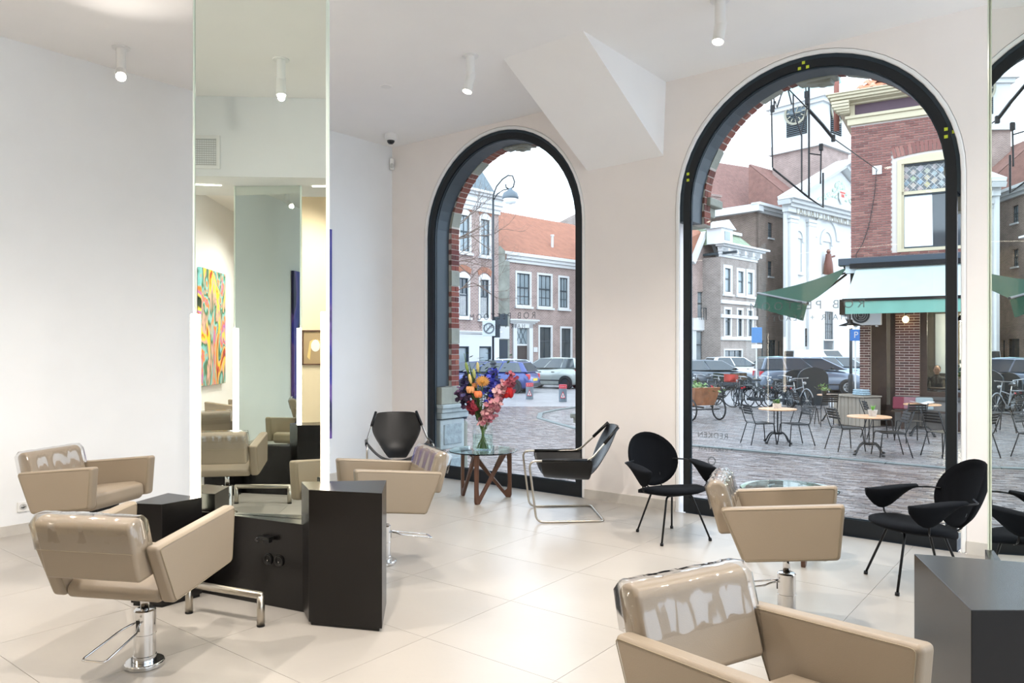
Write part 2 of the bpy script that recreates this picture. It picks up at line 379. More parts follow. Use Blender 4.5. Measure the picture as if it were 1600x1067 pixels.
# outside skin of the salon wall: brick reveals, stone blocks
ext = MB(); wall_arches(ext, -3, 13, 2.85, 6.5, WIN, WT, WT+.02, .0, ZS)
for xa, xb in ((-3, WIN[0][0]), (WIN[0][1], WIN[1][0]-.35), (WIN[1][1]+.35, WIN[2][0]), (WIN[2][1], 13)): ext.bb(xa, xb, WT, WT+.02, -.6, 2.85)
extbrick = brickmat('salon_outside_brick', '#7c4438', '#935548', '#b9aea4')
exto = struct('wall_outside', ext, extbrick)
bm_ = island('reveal_brick', ['#6b3a30', '#82483b', '#7a4136', '#59312b', '#8c5546'], .8, .4, 40)
stn = mat('reveal_sandstone', '#8f9086', .85, var=.15, vscale=5, bump=.5, bscale=25)
blu = mat('blue_stone', '#93a0a6', .8, var=.25, vscale=12, bump=.8, bscale=45)
blus = mat('smooth_blue_stone', '#a3adb0', .7, var=.15, vscale=8, bump=.3, bscale=60)
mort = mat('pale_mortar', '#b3aaa2', .9)
for k, (xl, xr) in enumerate(WIN[:2]):
    zq = 2.85 if k == 1 else 1.12
    def shift(a): return (.0 if k == 0 else .022)+.05*max(0, math.sin(a))
    def inner(base):                 # inner edge of the brick ring, slightly flatter at the crown
        rr = (xr-xl)/2-base; cc = (xl+xr)/2
        return [(xl+base-shift(0), zq)]+[(cc-(rr+shift(PI*i/28))*math.cos(PI*i/28), ZS+(rr+shift(PI*i/28))*math.sin(PI*i/28)) for i in range(29)]+[(xr-base+shift(0), zq)]
    m = MB(); ring(m, arch_path(xl-.02, xr+.02, ZS, zq), inner(.119), WT+.002, WT+.14); m.build('mortar_bed', mort, exto)
    r = (xr-xl)/2; cxm = (xl+xr)/2; run = [0]
    L1 = ZS-zq; L2 = PI*(r-.11)
    s_ = 0.; idx = 0; tot = 2*L1+L2
    while s_ < tot-.03:
        stone = idx % 9 in (8,) ; hh = .20 if stone else .068
        mid = s_+hh/2
        if mid < L1: p = (xl+.11, zq+mid, 0)
        elif mid < L1+L2:
            a = (mid-L1)/(r-.11); p = (cxm-(r-.11)*math.cos(a), ZS+(r-.11)*math.sin(a), a)
        else: p = (xr-.11, ZS-(mid-L1-L2), PI)
        a = p[2]; apex = abs(mid-(L1+L2/2)) < .16
        q = MB()
        if stone or apex:
            q.box((0, 0, 0), (.16 if apex else .125, .15, hh-.01)); 
            nm = 'stone_block'; mt = stn
        else:
            nm = 'brick'; mt = bm_
            if idx % 2: q.box((0, 0, 0), (.12, .146, hh-.009))
            else: q.box((0, -.04, 0), (.12, .062, hh-.009)); q.box((0, .033, 0), (.12, .068, hh-.009))
        if apex and not stone: hh = .068
        o = q.build(nm, mt, exto, loc=(p[0]-math.cos(a)*(.045+shift(a)), WT+.074, p[1]+math.sin(a)*(.045+shift(a)))); o.rotation_euler = (0, a, 0)
        s_ += hh; idx += 1
    # carved keystone and projecting impost stones
    q = MB(); q.box((cxm, WT+.10, ZS+r-.01), (.34, .18, .16)); q.box((cxm+.02, WT+.12, ZS+r-.09), (.22, .14, .05), R=rotm(0, .12, 0)); q.ell((cxm+.05, WT+.12, ZS+r-.11), (.06, .05, .03)); q.build('keystone', stn, exto, bevel=.03)
    for sx, x in ((1, xl), (-1, xr)):
        if k == 0: pass
        q = MB(); q.box((x-sx*.05, WT+.2, 3.00), (.26, .25, .10)); q.box((x-sx*.03, WT+.22, 3.09), (.34, .32, .08)); q.box((x-sx*.06, WT+.18, 2.90), (.22, .22, .10)); (q.build('impost_stone', stn, exto, bevel=.012) if k == 1 else None)
        if k == 1: continue
        # rusticated plinth
        q = MB(); q.box((x+sx*.02, WT+.06, 1.00), (.22, .50, .22)); q.build('stone_block', stn, exto, bevel=.01)
        q = MB(); q.box((x+sx*.0, WT+.10, .865), (.36, .64, .05)); q.box((x+sx*.0, WT+.09, .815), (.30, .58, .06)); q.box((x, WT+.08, .745), (.24, .52, .08)); q.build('ledge_stone', blus, exto, bevel=.012)
        for zc in (.50, .06, -.30):
            hh = .40 if zc > -.2 else .28
            q = MB(); q.box((x-sx*.01, WT+.06, zc), (.20, .46, hh-.02)); q.build('stone_block', blus, exto, bevel=.02)
            q = MB(); q.box((x-sx*.0, WT+.06, zc), (.21, .34, hh-.14)); q.build('rough_stone_face', blu, exto, bevel=.012)

# ---------------------------------------------------------------- small wall and ceiling fittings
def spot(x, y, tx, ty, label, lit=True, power=60, tz=0., z=H, tilt=None):
    t = thing('ceiling_spotlight', label, 'spotlight', (x, y, z), 0, 'white cylinder spotlights on the ceiling')
    b = MB(); b.lathe([(0, -.010), (.073, -.010), (.075, -.008), (.075, .001), (0, .001)], n=24); b.build('ceiling_plate', M['white'], t, smooth=False)
    b = MB(); b.lathe([(0, -.21), (.038, -.21), (.04, -.20), (.04, -.005), (.0, -.005)], n=24); b.build('stem', M['white'], t, smooth=False, bevel=.003)
    d = Vector((tx-x, ty-y, tz-(z-.22))).normalized(); q = d.to_track_quat('-Z', 'Y')
    b = MB(); b.lathe([(0, -.10), (.041, -.10), (.041, -.13), (.044, -.13), (.044, .045), (.036, .06), (0, .06)], n=24)
    h = b.build('head', M['white'], t, bevel=.003); h.location = (0, 0, -.21); h.rotation_mode = 'QUATERNION'; h.rotation_quaternion = q
    b = MB(); b.lathe([(0, -.124), (.036, -.124), (.038, -.118), (0, -.118)], n=20)
    l = b.build('lens', M['lamp'] if lit else M['white'], h)
    if lit:
        li = bpy.data.lights.new('spot_light', 'SPOT'); li.energy = power; li.spot_size = math.radians(135); li.spot_blend = 1.; li.color = (1, .92, .84); li.shadow_soft_size = .03
        lo = bpy.data.objects.new('spot_light', li); link(lo, h); lo.location = (0, 0, -.15)
    return t
SP = 104
spot(.555, -3.73, 5.4, -6.0, 'lit white ceiling spotlight above the left wall, its lens shining at the viewer', power=SP)
spot(2.86, -1.70, 2.6, -2.9, 'white tilted ceiling spotlight above the round glass table and chairs', power=SP)
spot(5.07, -1.35, 5.0, -2.6, 'white ceiling spotlight cut by the top edge, before the large window', power=SP)
spot(2.75, -6.13, 3.0, -5.4, 'white ceiling spotlight seen only in the tall mirror', power=SP*1.3)
for (x, y, tx, ty, w_) in ((5.4, -5.6, 4.2, -4.9, 1.5), (8.4, -4.4, 7.0, -4.2, 1.3), (8.6, -1.8, 7.6, -1.5, 1.), (5.2, -3.6, 5.6, -3.0, 1.), (1.6, -6.2, 2.4, -5.8, .5)):  # extra spots added out of view to brighten the salon
    spot(x, y, tx, ty, 'white ceiling spotlight added out of view over the salon at %s' % {5.4: 'the front of the bulkhead', 8.4: 'the right mirror station', 8.6: 'the added third window', 5.2: 'the middle of the floor', 1.6: 'the rear of the left wall'}[x], power=SP*w_)
for (x, y, tx, ty) in ((2.5, -10.2, 0.4, -11.5), (1.6, -13.2, 0.3, -12.6), (5.0, -13.0, 4.0, -14.5), (1.2, -9.6, .2, -10.5), (7.5, -11.5, 6, -12)):  # extra spots added to brighten the rear room in the mirror
    spot(x, y, tx, ty, 'white ceiling spotlight added in the rear room, %s' % {2.5: 'before the partition', 1.6: 'lighting the bright painting', 5.0: 'near the back wall', 1.2: 'close behind the soffit', 7.5: 'at the far right'}[x], power=SP*1.7)
b = MB(); b.lathe([(0, -.006), (.055, -.006), (.06, 0), (0, 0)], (1.67, -1.63, H), 24); tag(b.build('ceiling_disc', M['white'], smooth=False), 'flat white detector disc set in the ceiling', 'detector')
t = thing('security_camera', 'white dome security camera with dark lens under the corner of the ceiling', 'camera', (.45, -.44, H))
b = MB(); b.lathe([(0, -.08), (.055, -.08), (.075, -.06), (.075, 0), (0, 0)], n=24); b.build('housing', M['white'], t, bevel=.004)
b = MB(); b.lathe([(0, -.125), (.025, -.12), (.043, -.10), (.048, -.08), (0, -.08)], n=24); b.build('dome', M['blackdome'], t, smooth=True)
t = thing('motion_sensor', 'small white motion sensor in the wall corner below the dome camera', 'sensor', (.035, -.035, 4.02))
b = MB(); b.box((0, 0, 0), (.06, .06, .15), rz=PI/4); b.build('housing', M['white'], t, bevel=.014, seg=3)
b = MB(); b.ell((.018, -.018, -.025), (.028, .028, .035)); b.build('lens', M['grille'], t, smooth=True)
t = thing('wall_socket', 'white double wall socket low on the left wall', 'socket', (0, -4.27, .235))
b = MB(); b.box((.006, 0, 0), (.012, .16, .085)); b.build('plate', M['white'], t, bevel=.003)
for dy in (-.038, .038):
    b = MB(); b.lathe([(.028, 0), (.03, .003), (.02, .004), (.019, -.004), (0, -.004)], n=20, M=Matrix.Translation((.012, dy, 0)) @ Matrix.Rotation(PI/2, 4, 'Y')); b.build('socket_face', M['grille'], t, smooth=False)
    b = MB(); b.box((.0105, dy, .008), (.004, .005, .005)); b.box((.0105, dy, -.008), (.004, .005, .005)); b.build('contact', M['blackb'], t)
# air grille on the bulkhead (seen in the mirror)
t = thing('air_grille', 'square white air grille on the bulkhead wall, seen in the tall mirror', 'vent', (1.70, YK, 3.66))
b = MB()
ring(b, [(-.175, -.175), (.175, -.175), (.175, .175), (-.175, .175)], [(-.138, -.138), (.138, -.138), (.138, .138), (-.138, .138)], .001, .014, closed=True)
b.build('frame', M['white'], t)
b = MB(); b.box((0, -.03, 0), (.28, .002, .28)); b.build('backing', M['dark'], t)
b = MB()
for i in range(12): b.box((0, .003, -.13+i*.0236), (.28, .010, .0055))
b.build('horizontal_slat', M['grille'], t, kind='stuff')
b = MB()
for i in range(12): b.box((-.13+i*.0236, -.004, 0), (.0035, .010, .28))
b.build('vertical_slat', M['grille'], t, kind='stuff')
# light lines recessed in the soffit
for i, (p, q) in enumerate((((.25, -7.45), (1.75, -7.62)), ((2.75, -7.60), (4.6, -7.35)))):
    p = Vector((*p, SZ-.004)); q = Vector((*q, SZ-.004)); d = q-p
    b = MB(); b.box(tuple((p+q)/2), (d.length, .03, .008), rz=math.atan2(d.y, d.x))
    tag(b.build('soffit_light_line', M['led']), ['thin light line in the soffit left of the rear mirror', 'thin light line in the soffit right of the rear mirror'][i], 'light')
# ---------------------------------------------------------------- paintings
def paintmat(name, cols, sx, sy, seed, hue=.5):
    m = bpy.data.materials.new(name); m.use_nodes = True; nt = m.node_tree; b = nt.nodes['Principled BSDF']; b.inputs['Roughness'].default_value = .45
    t = nt.nodes.new('ShaderNodeTexCoord'); mp = nt.nodes.new('ShaderNodeMapping'); mp.inputs['Scale'].default_value = (1, sx, sy); mp.inputs['Location'].default_value = (seed, seed*2, seed)
    n = nt.nodes.new('ShaderNodeTexNoise'); n.inputs['Scale'].default_value = 1.6; n.inputs['Detail'].default_value = 3; n.inputs['Distortion'].default_value = 1.2
    r = nt.nodes.new('ShaderNodeValToRGB'); r.color_ramp.interpolation = 'EASE'; e = r.color_ramp.elements; e[0].position = .28; e[0].color = lin(cols[0]); e[1].position = .72; e[1].color = lin(cols[-1])
    for i, c in enumerate(cols[1:-1]): k = e.new(.28+.44*(i+1)/(len(cols)-1)); k.color = lin(c)
    nt.links.new(t.outputs['Object'], mp.inputs[0]); nt.links.new(mp.outputs[0], n.inputs['Vector']); nt.links.new(n.outputs['Fac'], r.inputs[0]); nt.links.new(r.outputs[0], b.inputs['Base Color'])
    bp = nt.nodes.new('ShaderNodeBump'); bp.inputs['Strength'].default_value = .4; n2 = nt.nodes.new('ShaderNodeTexNoise'); n2.inputs['Scale'].default_value = 30; nt.links.new(mp.outputs[0], n2.inputs['Vector']); nt.links.new(n2.outputs[0], bp.inputs['Height']); nt.links.new(bp.outputs[0], b.inputs['Normal'])
    return m
t = thing('painting', 'tall dark blue and purple abstract painting on the left wall behind the mirror', 'painting', (0, -1.75, 1.78), 0)
b = MB(); b.box((.035, 0, 0), (.05, 1.44, 2.52)); b.build('canvas', paintmat('blue_painting', ['#120f3a', '#27206e', '#1b1f8f', '#3a2f9f', '#6b4a9c', '#241a5a', '#101040'], 1.4, .5, 3), t, bevel=.004)
b = MB(); b.box((.009, 0, 0), (.016, 1.36, 2.44)); b.build('stretcher', M['walnut'], t)
t = thing('painting', 'large multicoloured abstract painting, yellow, green and red, seen in the tall mirror', 'painting', (0, -12.62, 1.97), 0)
b = MB(); b.box((.04, 0, 0), (.06, 1.3, 2.0)); b.build('canvas', paintmat('bright_painting', ['#3c2a1e', '#c23a2a', '#f0d21e', '#d9a79c', '#2f6f4a', '#7fc7c9', '#e8821e', '#b06ac0', '#e8d34a', '#2a3a2a'], 1.5, .7, 8), t, bevel=.004)
b = MB(); b.box((.01, 0, 0), (.018, 1.2, 1.9)); b.build('stretcher', M['walnut'], t)
t = thing('framed_portrait', 'small framed drawing of a woman with long fair hair in the rear room', 'picture', (2.06, -11.4, 1.62), 0)
b = MB()
for s in (-1, 1): b.box((s*.2, .015, 0), (.02, .03, .56)); b.box((0, .015, s*.27), (.42, .03, .02))
b.build('frame', M['walnut'], t)
b = MB(); b.box((0, .008, 0), (.39, .01, .53)); b.build('mount', mat('portrait_paper', '#a58d6b', .8), t)
b = MB(); b.lathe([(0, 0), (.075, 0), (.07, .004), (0, .004)], n=20, M=Matrix.Translation((0, .0135, .03)) @ Matrix.Diagonal((1, 1, 1.3, 1)) @ Matrix.Rotation(-PI/2, 4, 'X')); b.build('face', mat('portrait_face', '#ece2d6', .8), t)
b = MB()
for s in (-1, 1): b.slab([(s*.02, .14), (s*.09, .10), (s*.13, -.15), (s*.09, -.2), (s*.07, 0), (s*.06, .08)], .0135, .0165)
b.build('hair', mat('portrait_hair', '#d8b878', .8), t)

# ---------------------------------------------------------------- mirror stations
def station(name, label, loc, rz, wid, zm, boxes, front, low=.533, group='mirror pillars with black counters', led=((.018, -.012, .533, .02), (.99, -.012, .533, .02)), apex=(.5, .765), foot=True, sockets=True):
    t = thing(name, label, 'mirror station', (loc[0], loc[1], 0), rz, group)
    tri = [(0, 0), (wid, 0), apex]
    b = MB(); b.prism(front+[(apex[0]+.03, apex[1]+.12)], .0, low); b.build('base', M['black'], t, bevel=.002)
    ctr = Vector(((0+wid+apex[0])/3, apex[1]/3))
    for i in range(3):
        p, q = Vector(tri[i]), Vector(tri[(i+1) % 3]); d = (q-p); nn = Vector((d.y, -d.x)).normalized(); L = d.length
        u = d.normalized(); ang = math.atan2(d.y, d.x)
        m = MB(); a, c = p+u*.004, q-u*.004
        m.prism([tuple(a), tuple(c), tuple(c-nn*.006), tuple(a-nn*.006)], low+.002, zm-.002)
        mo = m.build('mirror_panel', M['mirror'], t)
        e = MB()
        for s_, pt in ((1, p), (-1, q)): e.box((pt.x-nn.x*.006+u.x*.001*s_, pt.y-nn.y*.006+u.y*.001*s_, (low+zm)/2), (.008, .014, zm-low-.004), rz=ang)
        e.build('mirror_edge', M['mirror_edge'], t)
    for (poly, z0, z1) in boxes:
        b = MB(); b.prism(poly, z0+.02, z1); b.build('counter', M['black'], t, bevel=.0025)
        cx = sum(p[0] for p in poly)/len(poly); cy = sum(p[1] for p in poly)/len(poly)
        b = MB(); b.prism([(cx+(p[0]-cx)*.93, cy+(p[1]-cy)*.93) for p in poly], .0, .02); b.build('toe_plinth', M['blackb'], t)
    for (x, y, z, *th_) in led:
        tk = th_[0] if th_ else .032
        b = MB(); b.box((x, y, (z+1.83)/2), (.05, tk, 1.83-z)); l = b.build('light_bar', M['led'], t, bevel=.004)
        b = MB(); b.box((x, y+tk/2+.004, (z+1.83)/2), (.044, .008, 1.83-z)); b.build('light_bar_backing', M['white'], t)
    if sockets:
        fx, fy = front[0]; gx, gy = front[1]; d = Vector((gx-fx, gy-fy)).normalized(); nn = Vector((d.y, -d.x)); an = math.atan2(d.y, d.x)
        for u_ in (.66, .75):
            p = Vector((fx, fy))+d*u_
            m = Matrix.Translation((p.x+nn.x*.001, p.y+nn.y*.001, .29)) @ Matrix.Rotation(an, 4, 'Z') @ Matrix.Rotation(PI/2, 4, 'X')
            b = MB(); b.lathe([(.036, 0), (.036, .008), (.030, .009), (.022, .006), (.02, .001), (0, .001)], n=24, M=m); b.build('socket', M['blackb'], t, smooth=False)
            b = MB(); b.box((0, 0, 0), (.004, .004, .008)); b.build('contact', M['chrome'], t, loc=(p.x+nn.x*.007, p.y+nn.y*.007, .283))
        p = Vector((fx, fy))+d*.66; b = MB()
        b.box((0, 0, 0), (.10, .05, .014)); b.box((0.03, -.012, -.014), (.05, .03, .02)); b.tube([(-.04, -.02, 0), (-.045, -.035, -.01), (-.02, -.04, -.022)], .006, 6)
        b.build('dryer_holder', M['blackb'], t, loc=(p.x+nn.x*.026, p.y+nn.y*.026, .43), bevel=.004).rotation_euler = (0, 0, an)
    return t
S1b = [([(1.06, -.304), (1.515, -.277), (1.346, .115), (.872, -.088)], 0, .785), ([(.033, -.317), (.12, -.061), (-.201, -.002), (-.179, -.343)], 0, .64),
       ]
S1f = [(.02, -.002), (.9, -.115), (1.05, .05)]
S1f = [(-.02, .013), (.94, -.13), (1.08, .1)]
s1 = station('mirror_station', 'tall mirror pillar with glowing light bars between two black counters, left', (2.634, -4.209), math.radians(20.99), 1.005, H, S1b, S1f)
S2b = [([(1.305, -.403), (1.956, -.271), (1.715, .222), (1.238, .07)], 0, .785)]
station('mirror_station', 'grey lit black counter with tall mirror at the right edge of the picture', (6.875, -2.107), math.radians(-77.96), 1.23, H, S2b, [(0, -.02), (1.25, -.06), (1.25, .05)], led=((.018, .012, .533, .008),), apex=(.6, .9), sockets=False)
W3 = .757
S3b = [([(-.06, -.304), (-.515, -.277), (-.346, .115), (.10, -.08)], 0, .785), ([(.73, -.317), (.64, -.061), (.96, -.002), (.94, -.343)], 0, .64)]
station('mirror_station', 'mirror pillar under the bulkhead, seen as a reflection in the tall mirror', (2.629, -7.579), math.radians(186.8), W3, SZ, S3b, [(-.05, -.13), (.78, .0), (.7, .1)], led=((.739, -.012, .533, .02), (.018, -.012, .533, .02)), apex=(.4, .56), sockets=False)
# steel foot rests standing before the mirrors
def footrest(label, loc, rz):
    t = thing('foot_rest', label, 'foot rest', loc, rz, 'steel foot rests')
    b = MB(); b.tube([(-.275, 0, .178), (.275, 0, .178)], .022, 16); b.ell((-.275, 0, .178), (.022, .022, .022)); b.ell((.275, 0, .178), (.022, .022, .022)); b.build('rail', M['steel'], t, smooth=True)
    for s in (-1, 1):
        b = MB(); b.tube([(s*.275, 0, .008), (s*.275, 0, .178)], .022, 16); b.build('leg', M['steel'], t, smooth=True)
        b = MB(); b.lathe([(0, 0), (.023, 0), (.023, .01), (0, .01)], (s*.275, 0, 0), 16); b.build('foot_cap', M['blackb'], t)
    return t
fm = Vector(W((-1.953-1.452)/2, (4.533+4.323)/2))
footrest('low steel foot rest before the left mirror pillar', (fm.x, fm.y, 0), math.radians(15.1))
footrest('low steel foot rest of the reflected rear station', (2.35, -7.05, 0), math.radians(3.7))

# ---------------------------------------------------------------- salon chairs (front = local +x)
def salon_chair(label, loc, rz):
    t = thing('salon_chair', label, 'salon chair', (loc[0], loc[1], 0), rz, 'taupe leather salon chairs')
    def panel(y0, y1, nm):
        b = MB(); b.slab([(-.325, .70), (.325, .765), (.30, .465), (-.20, .405)], y0, y1); return b.build(nm, M['leather'], t, bevel=.022, seg=4)
    for s in (1, -1):
        o = panel(s*.255, s*.33, 'armrest')
        P = [(-.31, .0, .692), (.308, .0, .752), (.284, .0, .478), (-.19, .0, .418)]
        for yy in (s*.3295+s*.0008, s*.2555-s*.0008):
            b = MB(); b.tube(fillet_closed([(p[0], yy, p[2]) for p in P], .02, 3), .0018, 5, closed=True); b.build('piping', M['seam'], o, smooth=True)
    b = MB(); b.slab([(-.21, .455), (-.20, .40), (.25, .435), (.285, .475), (.275, .555), (.20, .57), (-.10, .535)], -.252, .252); b.build('seat', M['leather'], t, bevel=.022, seg=4)
    b = MB(); b.slab([(-.335, .535), (-.215, .55), (-.300, .815), (-.33, .838), (-.38, .833), (-.408, .805)], -.248, .248); bk = b.build('backrest', M['leather'], t, bevel=.03, seg=4)
    # crinkled clear wrap over the upper half of the back
    b = MB(); A = [(-.383, .68), (-.416, .806), (-.384, .844), (-.328, .848), (-.290, .818), (-.250, .68)]
    n = 26; vs = []
    for j in range(n+1):
        y = -.257+.514*j/n
        for i, p in enumerate(A):
            r1 = .0025*math.sin(j*.9+i)+random.uniform(-.0012, .0012); vs.append((p[0]+r1, y+(random.uniform(-.002, .002) if 0 < j < n else 0), p[1]+random.uniform(-.0015, .002)))
    k = len(A); fs = []
    for j in range(n):
        for i in range(k-1): fs.append((j*k+i, j*k+i+1, (j+1)*k+i+1, (j+1)*k+i))
    fs += [tuple(range(k)), tuple(range(n*k+k-1, n*k-1, -1))]
    b.add(vs, fs); b.build('plastic_cover', M['plastic'], t, smooth=True)
    b = MB(); b.tube([(-.384, -.25, .68), (-.384, .25, .68)], .0015, 5); b.build('cover_edge', M['seam'], t)
    b = MB(); b.box((.06, 0, .412), (.22, .22, .03)); b.build('mount_plate', M['rod'], t)
    b = MB(); b.lathe([(.021, .27), (.021, .42)], n=20); b.build('piston', M['chrome'], t, smooth=True, loc=(.03, 0, 0))
    b = MB(); b.lathe([(0, .288), (.022, .289), (.046, .287), (.052, .28), (.052, .025)], n=32); b.build('column', M['chrome'], t, smooth=False, bevel=.0, loc=(.03, 0, 0))
    b = MB(); b.lathe([(.0535, .16), (.0535, .163), (.052, .164)], n=32); b.build('upper_collar', M['chrome'], t, smooth=False, loc=(.03, 0, 0))
    b = MB(); b.lathe([(.055, .028), (.055, .055), (.052, .057)], n=32); b.build('lower_collar', M['chrome'], t, smooth=False, loc=(.03, 0, 0))
    b = MB(); b.lathe([(.0, .0), (.092, .0), (.095, .004), (.095, .02), (.09, .026), (0, .026)], n=40); b.build('floor_disc', M['chrome'], t, bevel=.002, loc=(.03, 0, 0))
    b = MB(); b.box((-.049, 0, .215), (.012, .018, .055)); b.build('pump_slot', M['blackb'], t, loc=(.03, 0, 0))
    b = MB(); pts = fillet([(-.05, -.014, .232), (-.09, -.03, .225), (-.12, -.05, .212), (-.36, -.062, .165), (-.36, .062, .165), (-.12, .05, .212), (-.09, .03, .225), (-.05, .014, .232)], .02, 4)
    b.tube(pts, .0055, 8); b.build('pump_pedal', M['chrome'], t, smooth=True, loc=(.03, 0, 0))
    return t
ch = salon_chair('taupe salon chair seen from behind, front left, facing the tall mirror', (3.544, -4.988), math.radians(117.5))
for lab, (x, y), a in (
        ('taupe salon chair near the left wall, turned to the right', (1.324, -4.314), 25.1),
        ('taupe salon chair half hidden behind the tall black counter', (3.146, -2.964), 243.1),
        ('taupe salon chair in side view between the two black fabric chairs', W(1.585, 4.41), 18.1),
        ('taupe salon chair cut by the bottom edge, nearest the viewer', W(.765, 2.25), -21.9),
        ('taupe salon chair reflected with its back and pedestal in the tall mirror', (2.145, -6.52), 265.),
        ('taupe salon chair reflected small at the left edge of the tall mirror', (1.135, -8.78), 235.),
        ('taupe salon chair reflected far back below the bright painting', (.75, -11.5), 200.),
        ('taupe salon chair behind the rear station, glimpsed in reflection', (3.9, -9.2), 120.)):
    dup(ch, (x, y, 0), math.radians(a), lab)

# ---------------------------------------------------------------- sling chairs (front = local +x)
def sling_chair(label, loc, rz):
    t = thing('sling_chair', label, 'chair', (loc[0], loc[1], 0), rz, 'black leather sling chairs on steel tube')
    hw = .35
    pts = []
    side = lambda s: [(-.30, s*hw, .011), (.33, s*hw, .011), (.40, s*hw, .571), (-.17, s*(hw-.01), .571), (-.45, s*.235, .86)]
    a = side(-1); c = side(1)
    path = [a[4], a[3], a[2], a[1], a[0], c[0], c[1], c[2], c[3], c[4]]
    b = MB(); b.tube(fillet(path, .07, 6), .0105, 10); b.build('tube_frame', M['steel'], t, smooth=True)
    # leather sling: hanging seat slung between the arm tubes, back pulled over the uprights
    def sheet(rows, name, th=.006):
        m = MB(); nr = len(rows); nc = len(rows[0]); m.add([p for r in rows for p in r], [(i*nc+j, i*nc+j+1, (i+1)*nc+j+1, (i+1)*nc+j) for i in range(nr-1) for j in range(nc-1)])
        o = m.build(name, M['bleather'], t, smooth=True); q = o.modifiers.new('solid', 'SOLIDIFY'); q.thickness = th; q.offset = 0
        s = o.modifiers.new('sub', 'SUBSURF'); s.levels = s.render_levels = 1; return o
    rows = []
    for i in range(9):            # from front to back along the seat
        u = i/8; x = .30-u*.50; zc = .37-.03*u; zt = .581; row = []
        for j in range(13):
            v = -1+2*j/12; y = v*hw*(1.03 if abs(v) == 1 else 1)
            z = zc+(zt-zc)*abs(v)**2.6; xx = x+(.10 if False else 0)-.10*(1-abs(v))*(0 if u > .5 else (1-2*u))
            row.append((xx, y, z))
        rows.append(row)
    sheet(rows, 'seat_sling')
    rows = []
    for i in range(9):            # back: from seat up to the top edge
        u = i/8; z = .36+.505*u; x = -.205-.245*u; half = [.10, .15, .19, .23, .265, .288, .275, .25, .228][i]; row = []
        for j in range(13):
            v = -1+2*j/12; row.append((x-.045*(1-v*v)*(1 if u > .2 else u*5)+(.04 if u < .1 else 0), v*half*(1-.0), z+(-.0 if i < 8 else -.012*v**4)))
        rows.append(row)
    sheet(rows, 'back_sling')
    for s in (-1, 1):             # sleeves wrapped round the tube
        b = MB(); b.tube([(.28, s*hw, .571), (-.14, s*hw, .571)], .017, 10); b.build('arm_sleeve', M['bleather'], t, smooth=True)
        b = MB(); b.tube([(-.31, s*.287, .715), (-.452, s*.234, .863)], .016, 10); b.build('back_sleeve', M['bleather'], t, smooth=True)
    return t
A = sling_chair('black leather sling chair in the corner, left of the round glass table', (1.20, -1.02), math.radians(-40.))
dup(A, (W(.53, 7.24)[0], W(.53, 7.24)[1], 0), math.radians(222.1), 'black leather sling chair in side view, right of the round glass table')

# ---------------------------------------------------------------- glass coffee tables
def glass_table(label, loc, rz):
    t = thing('coffee_table', label, 'table', (loc[0], loc[1], 0), rz, 'round glass tables on walnut zigzag legs')
    b = MB(); b.lathe([(0, .512), (.36, .512), (.365, .516), (.365, .520), (.36, .524), (0, .524)], n=64); b.build('glass_top', M['tglass'], t, smooth=False)
    P = [(.295*math.cos(a), .295*math.sin(a)) for a in (math.radians(200), math.radians(320), math.radians(80))]
    for i in range(3):
        f = Vector((*P[i], 0)); tp = Vector((*P[(i+1) % 3], 0)); d = (tp-f); L = d.length; u = d.normalized(); nn = Vector((-u.y, u.x, 0))
        outer = [(-.02, .0), (.03, .0), (.055, .03), (L*.5+.02, .28), (L-.02, .50), (L-.05, .51), (L-.11, .51), (L-.12, .50), (L*.5-.04, .27), (.045, .075), (.02, .09), (.012, .16), (.018, .40), (.025, .46), (.02, .51), (-.03, .51), (-.03, .03)]
        vs = []
        for s in (-1, 1): vs += [f+u*p[0]+Vector((0, 0, p[1]))+nn*s*.016 for p in outer]
        k = len(outer); m = MB(); m.add(vs, [tuple(range(k)), tuple(range(2*k-1, k-1, -1))]+[(a_, k+a_, k+(a_+1) % k, (a_+1) % k) for a_ in range(k)])
        m.build('leg', M['walnut'], t, bevel=.006, seg=2)
    return t
T1 = glass_table('round glass table with walnut legs holding the flower vase', W(-.31, 7.98), math.radians(-21.6))
dup(T1, (*W(2.14, 5.79), 0), math.radians(108), 'round glass table hidden behind the side-view salon chair')

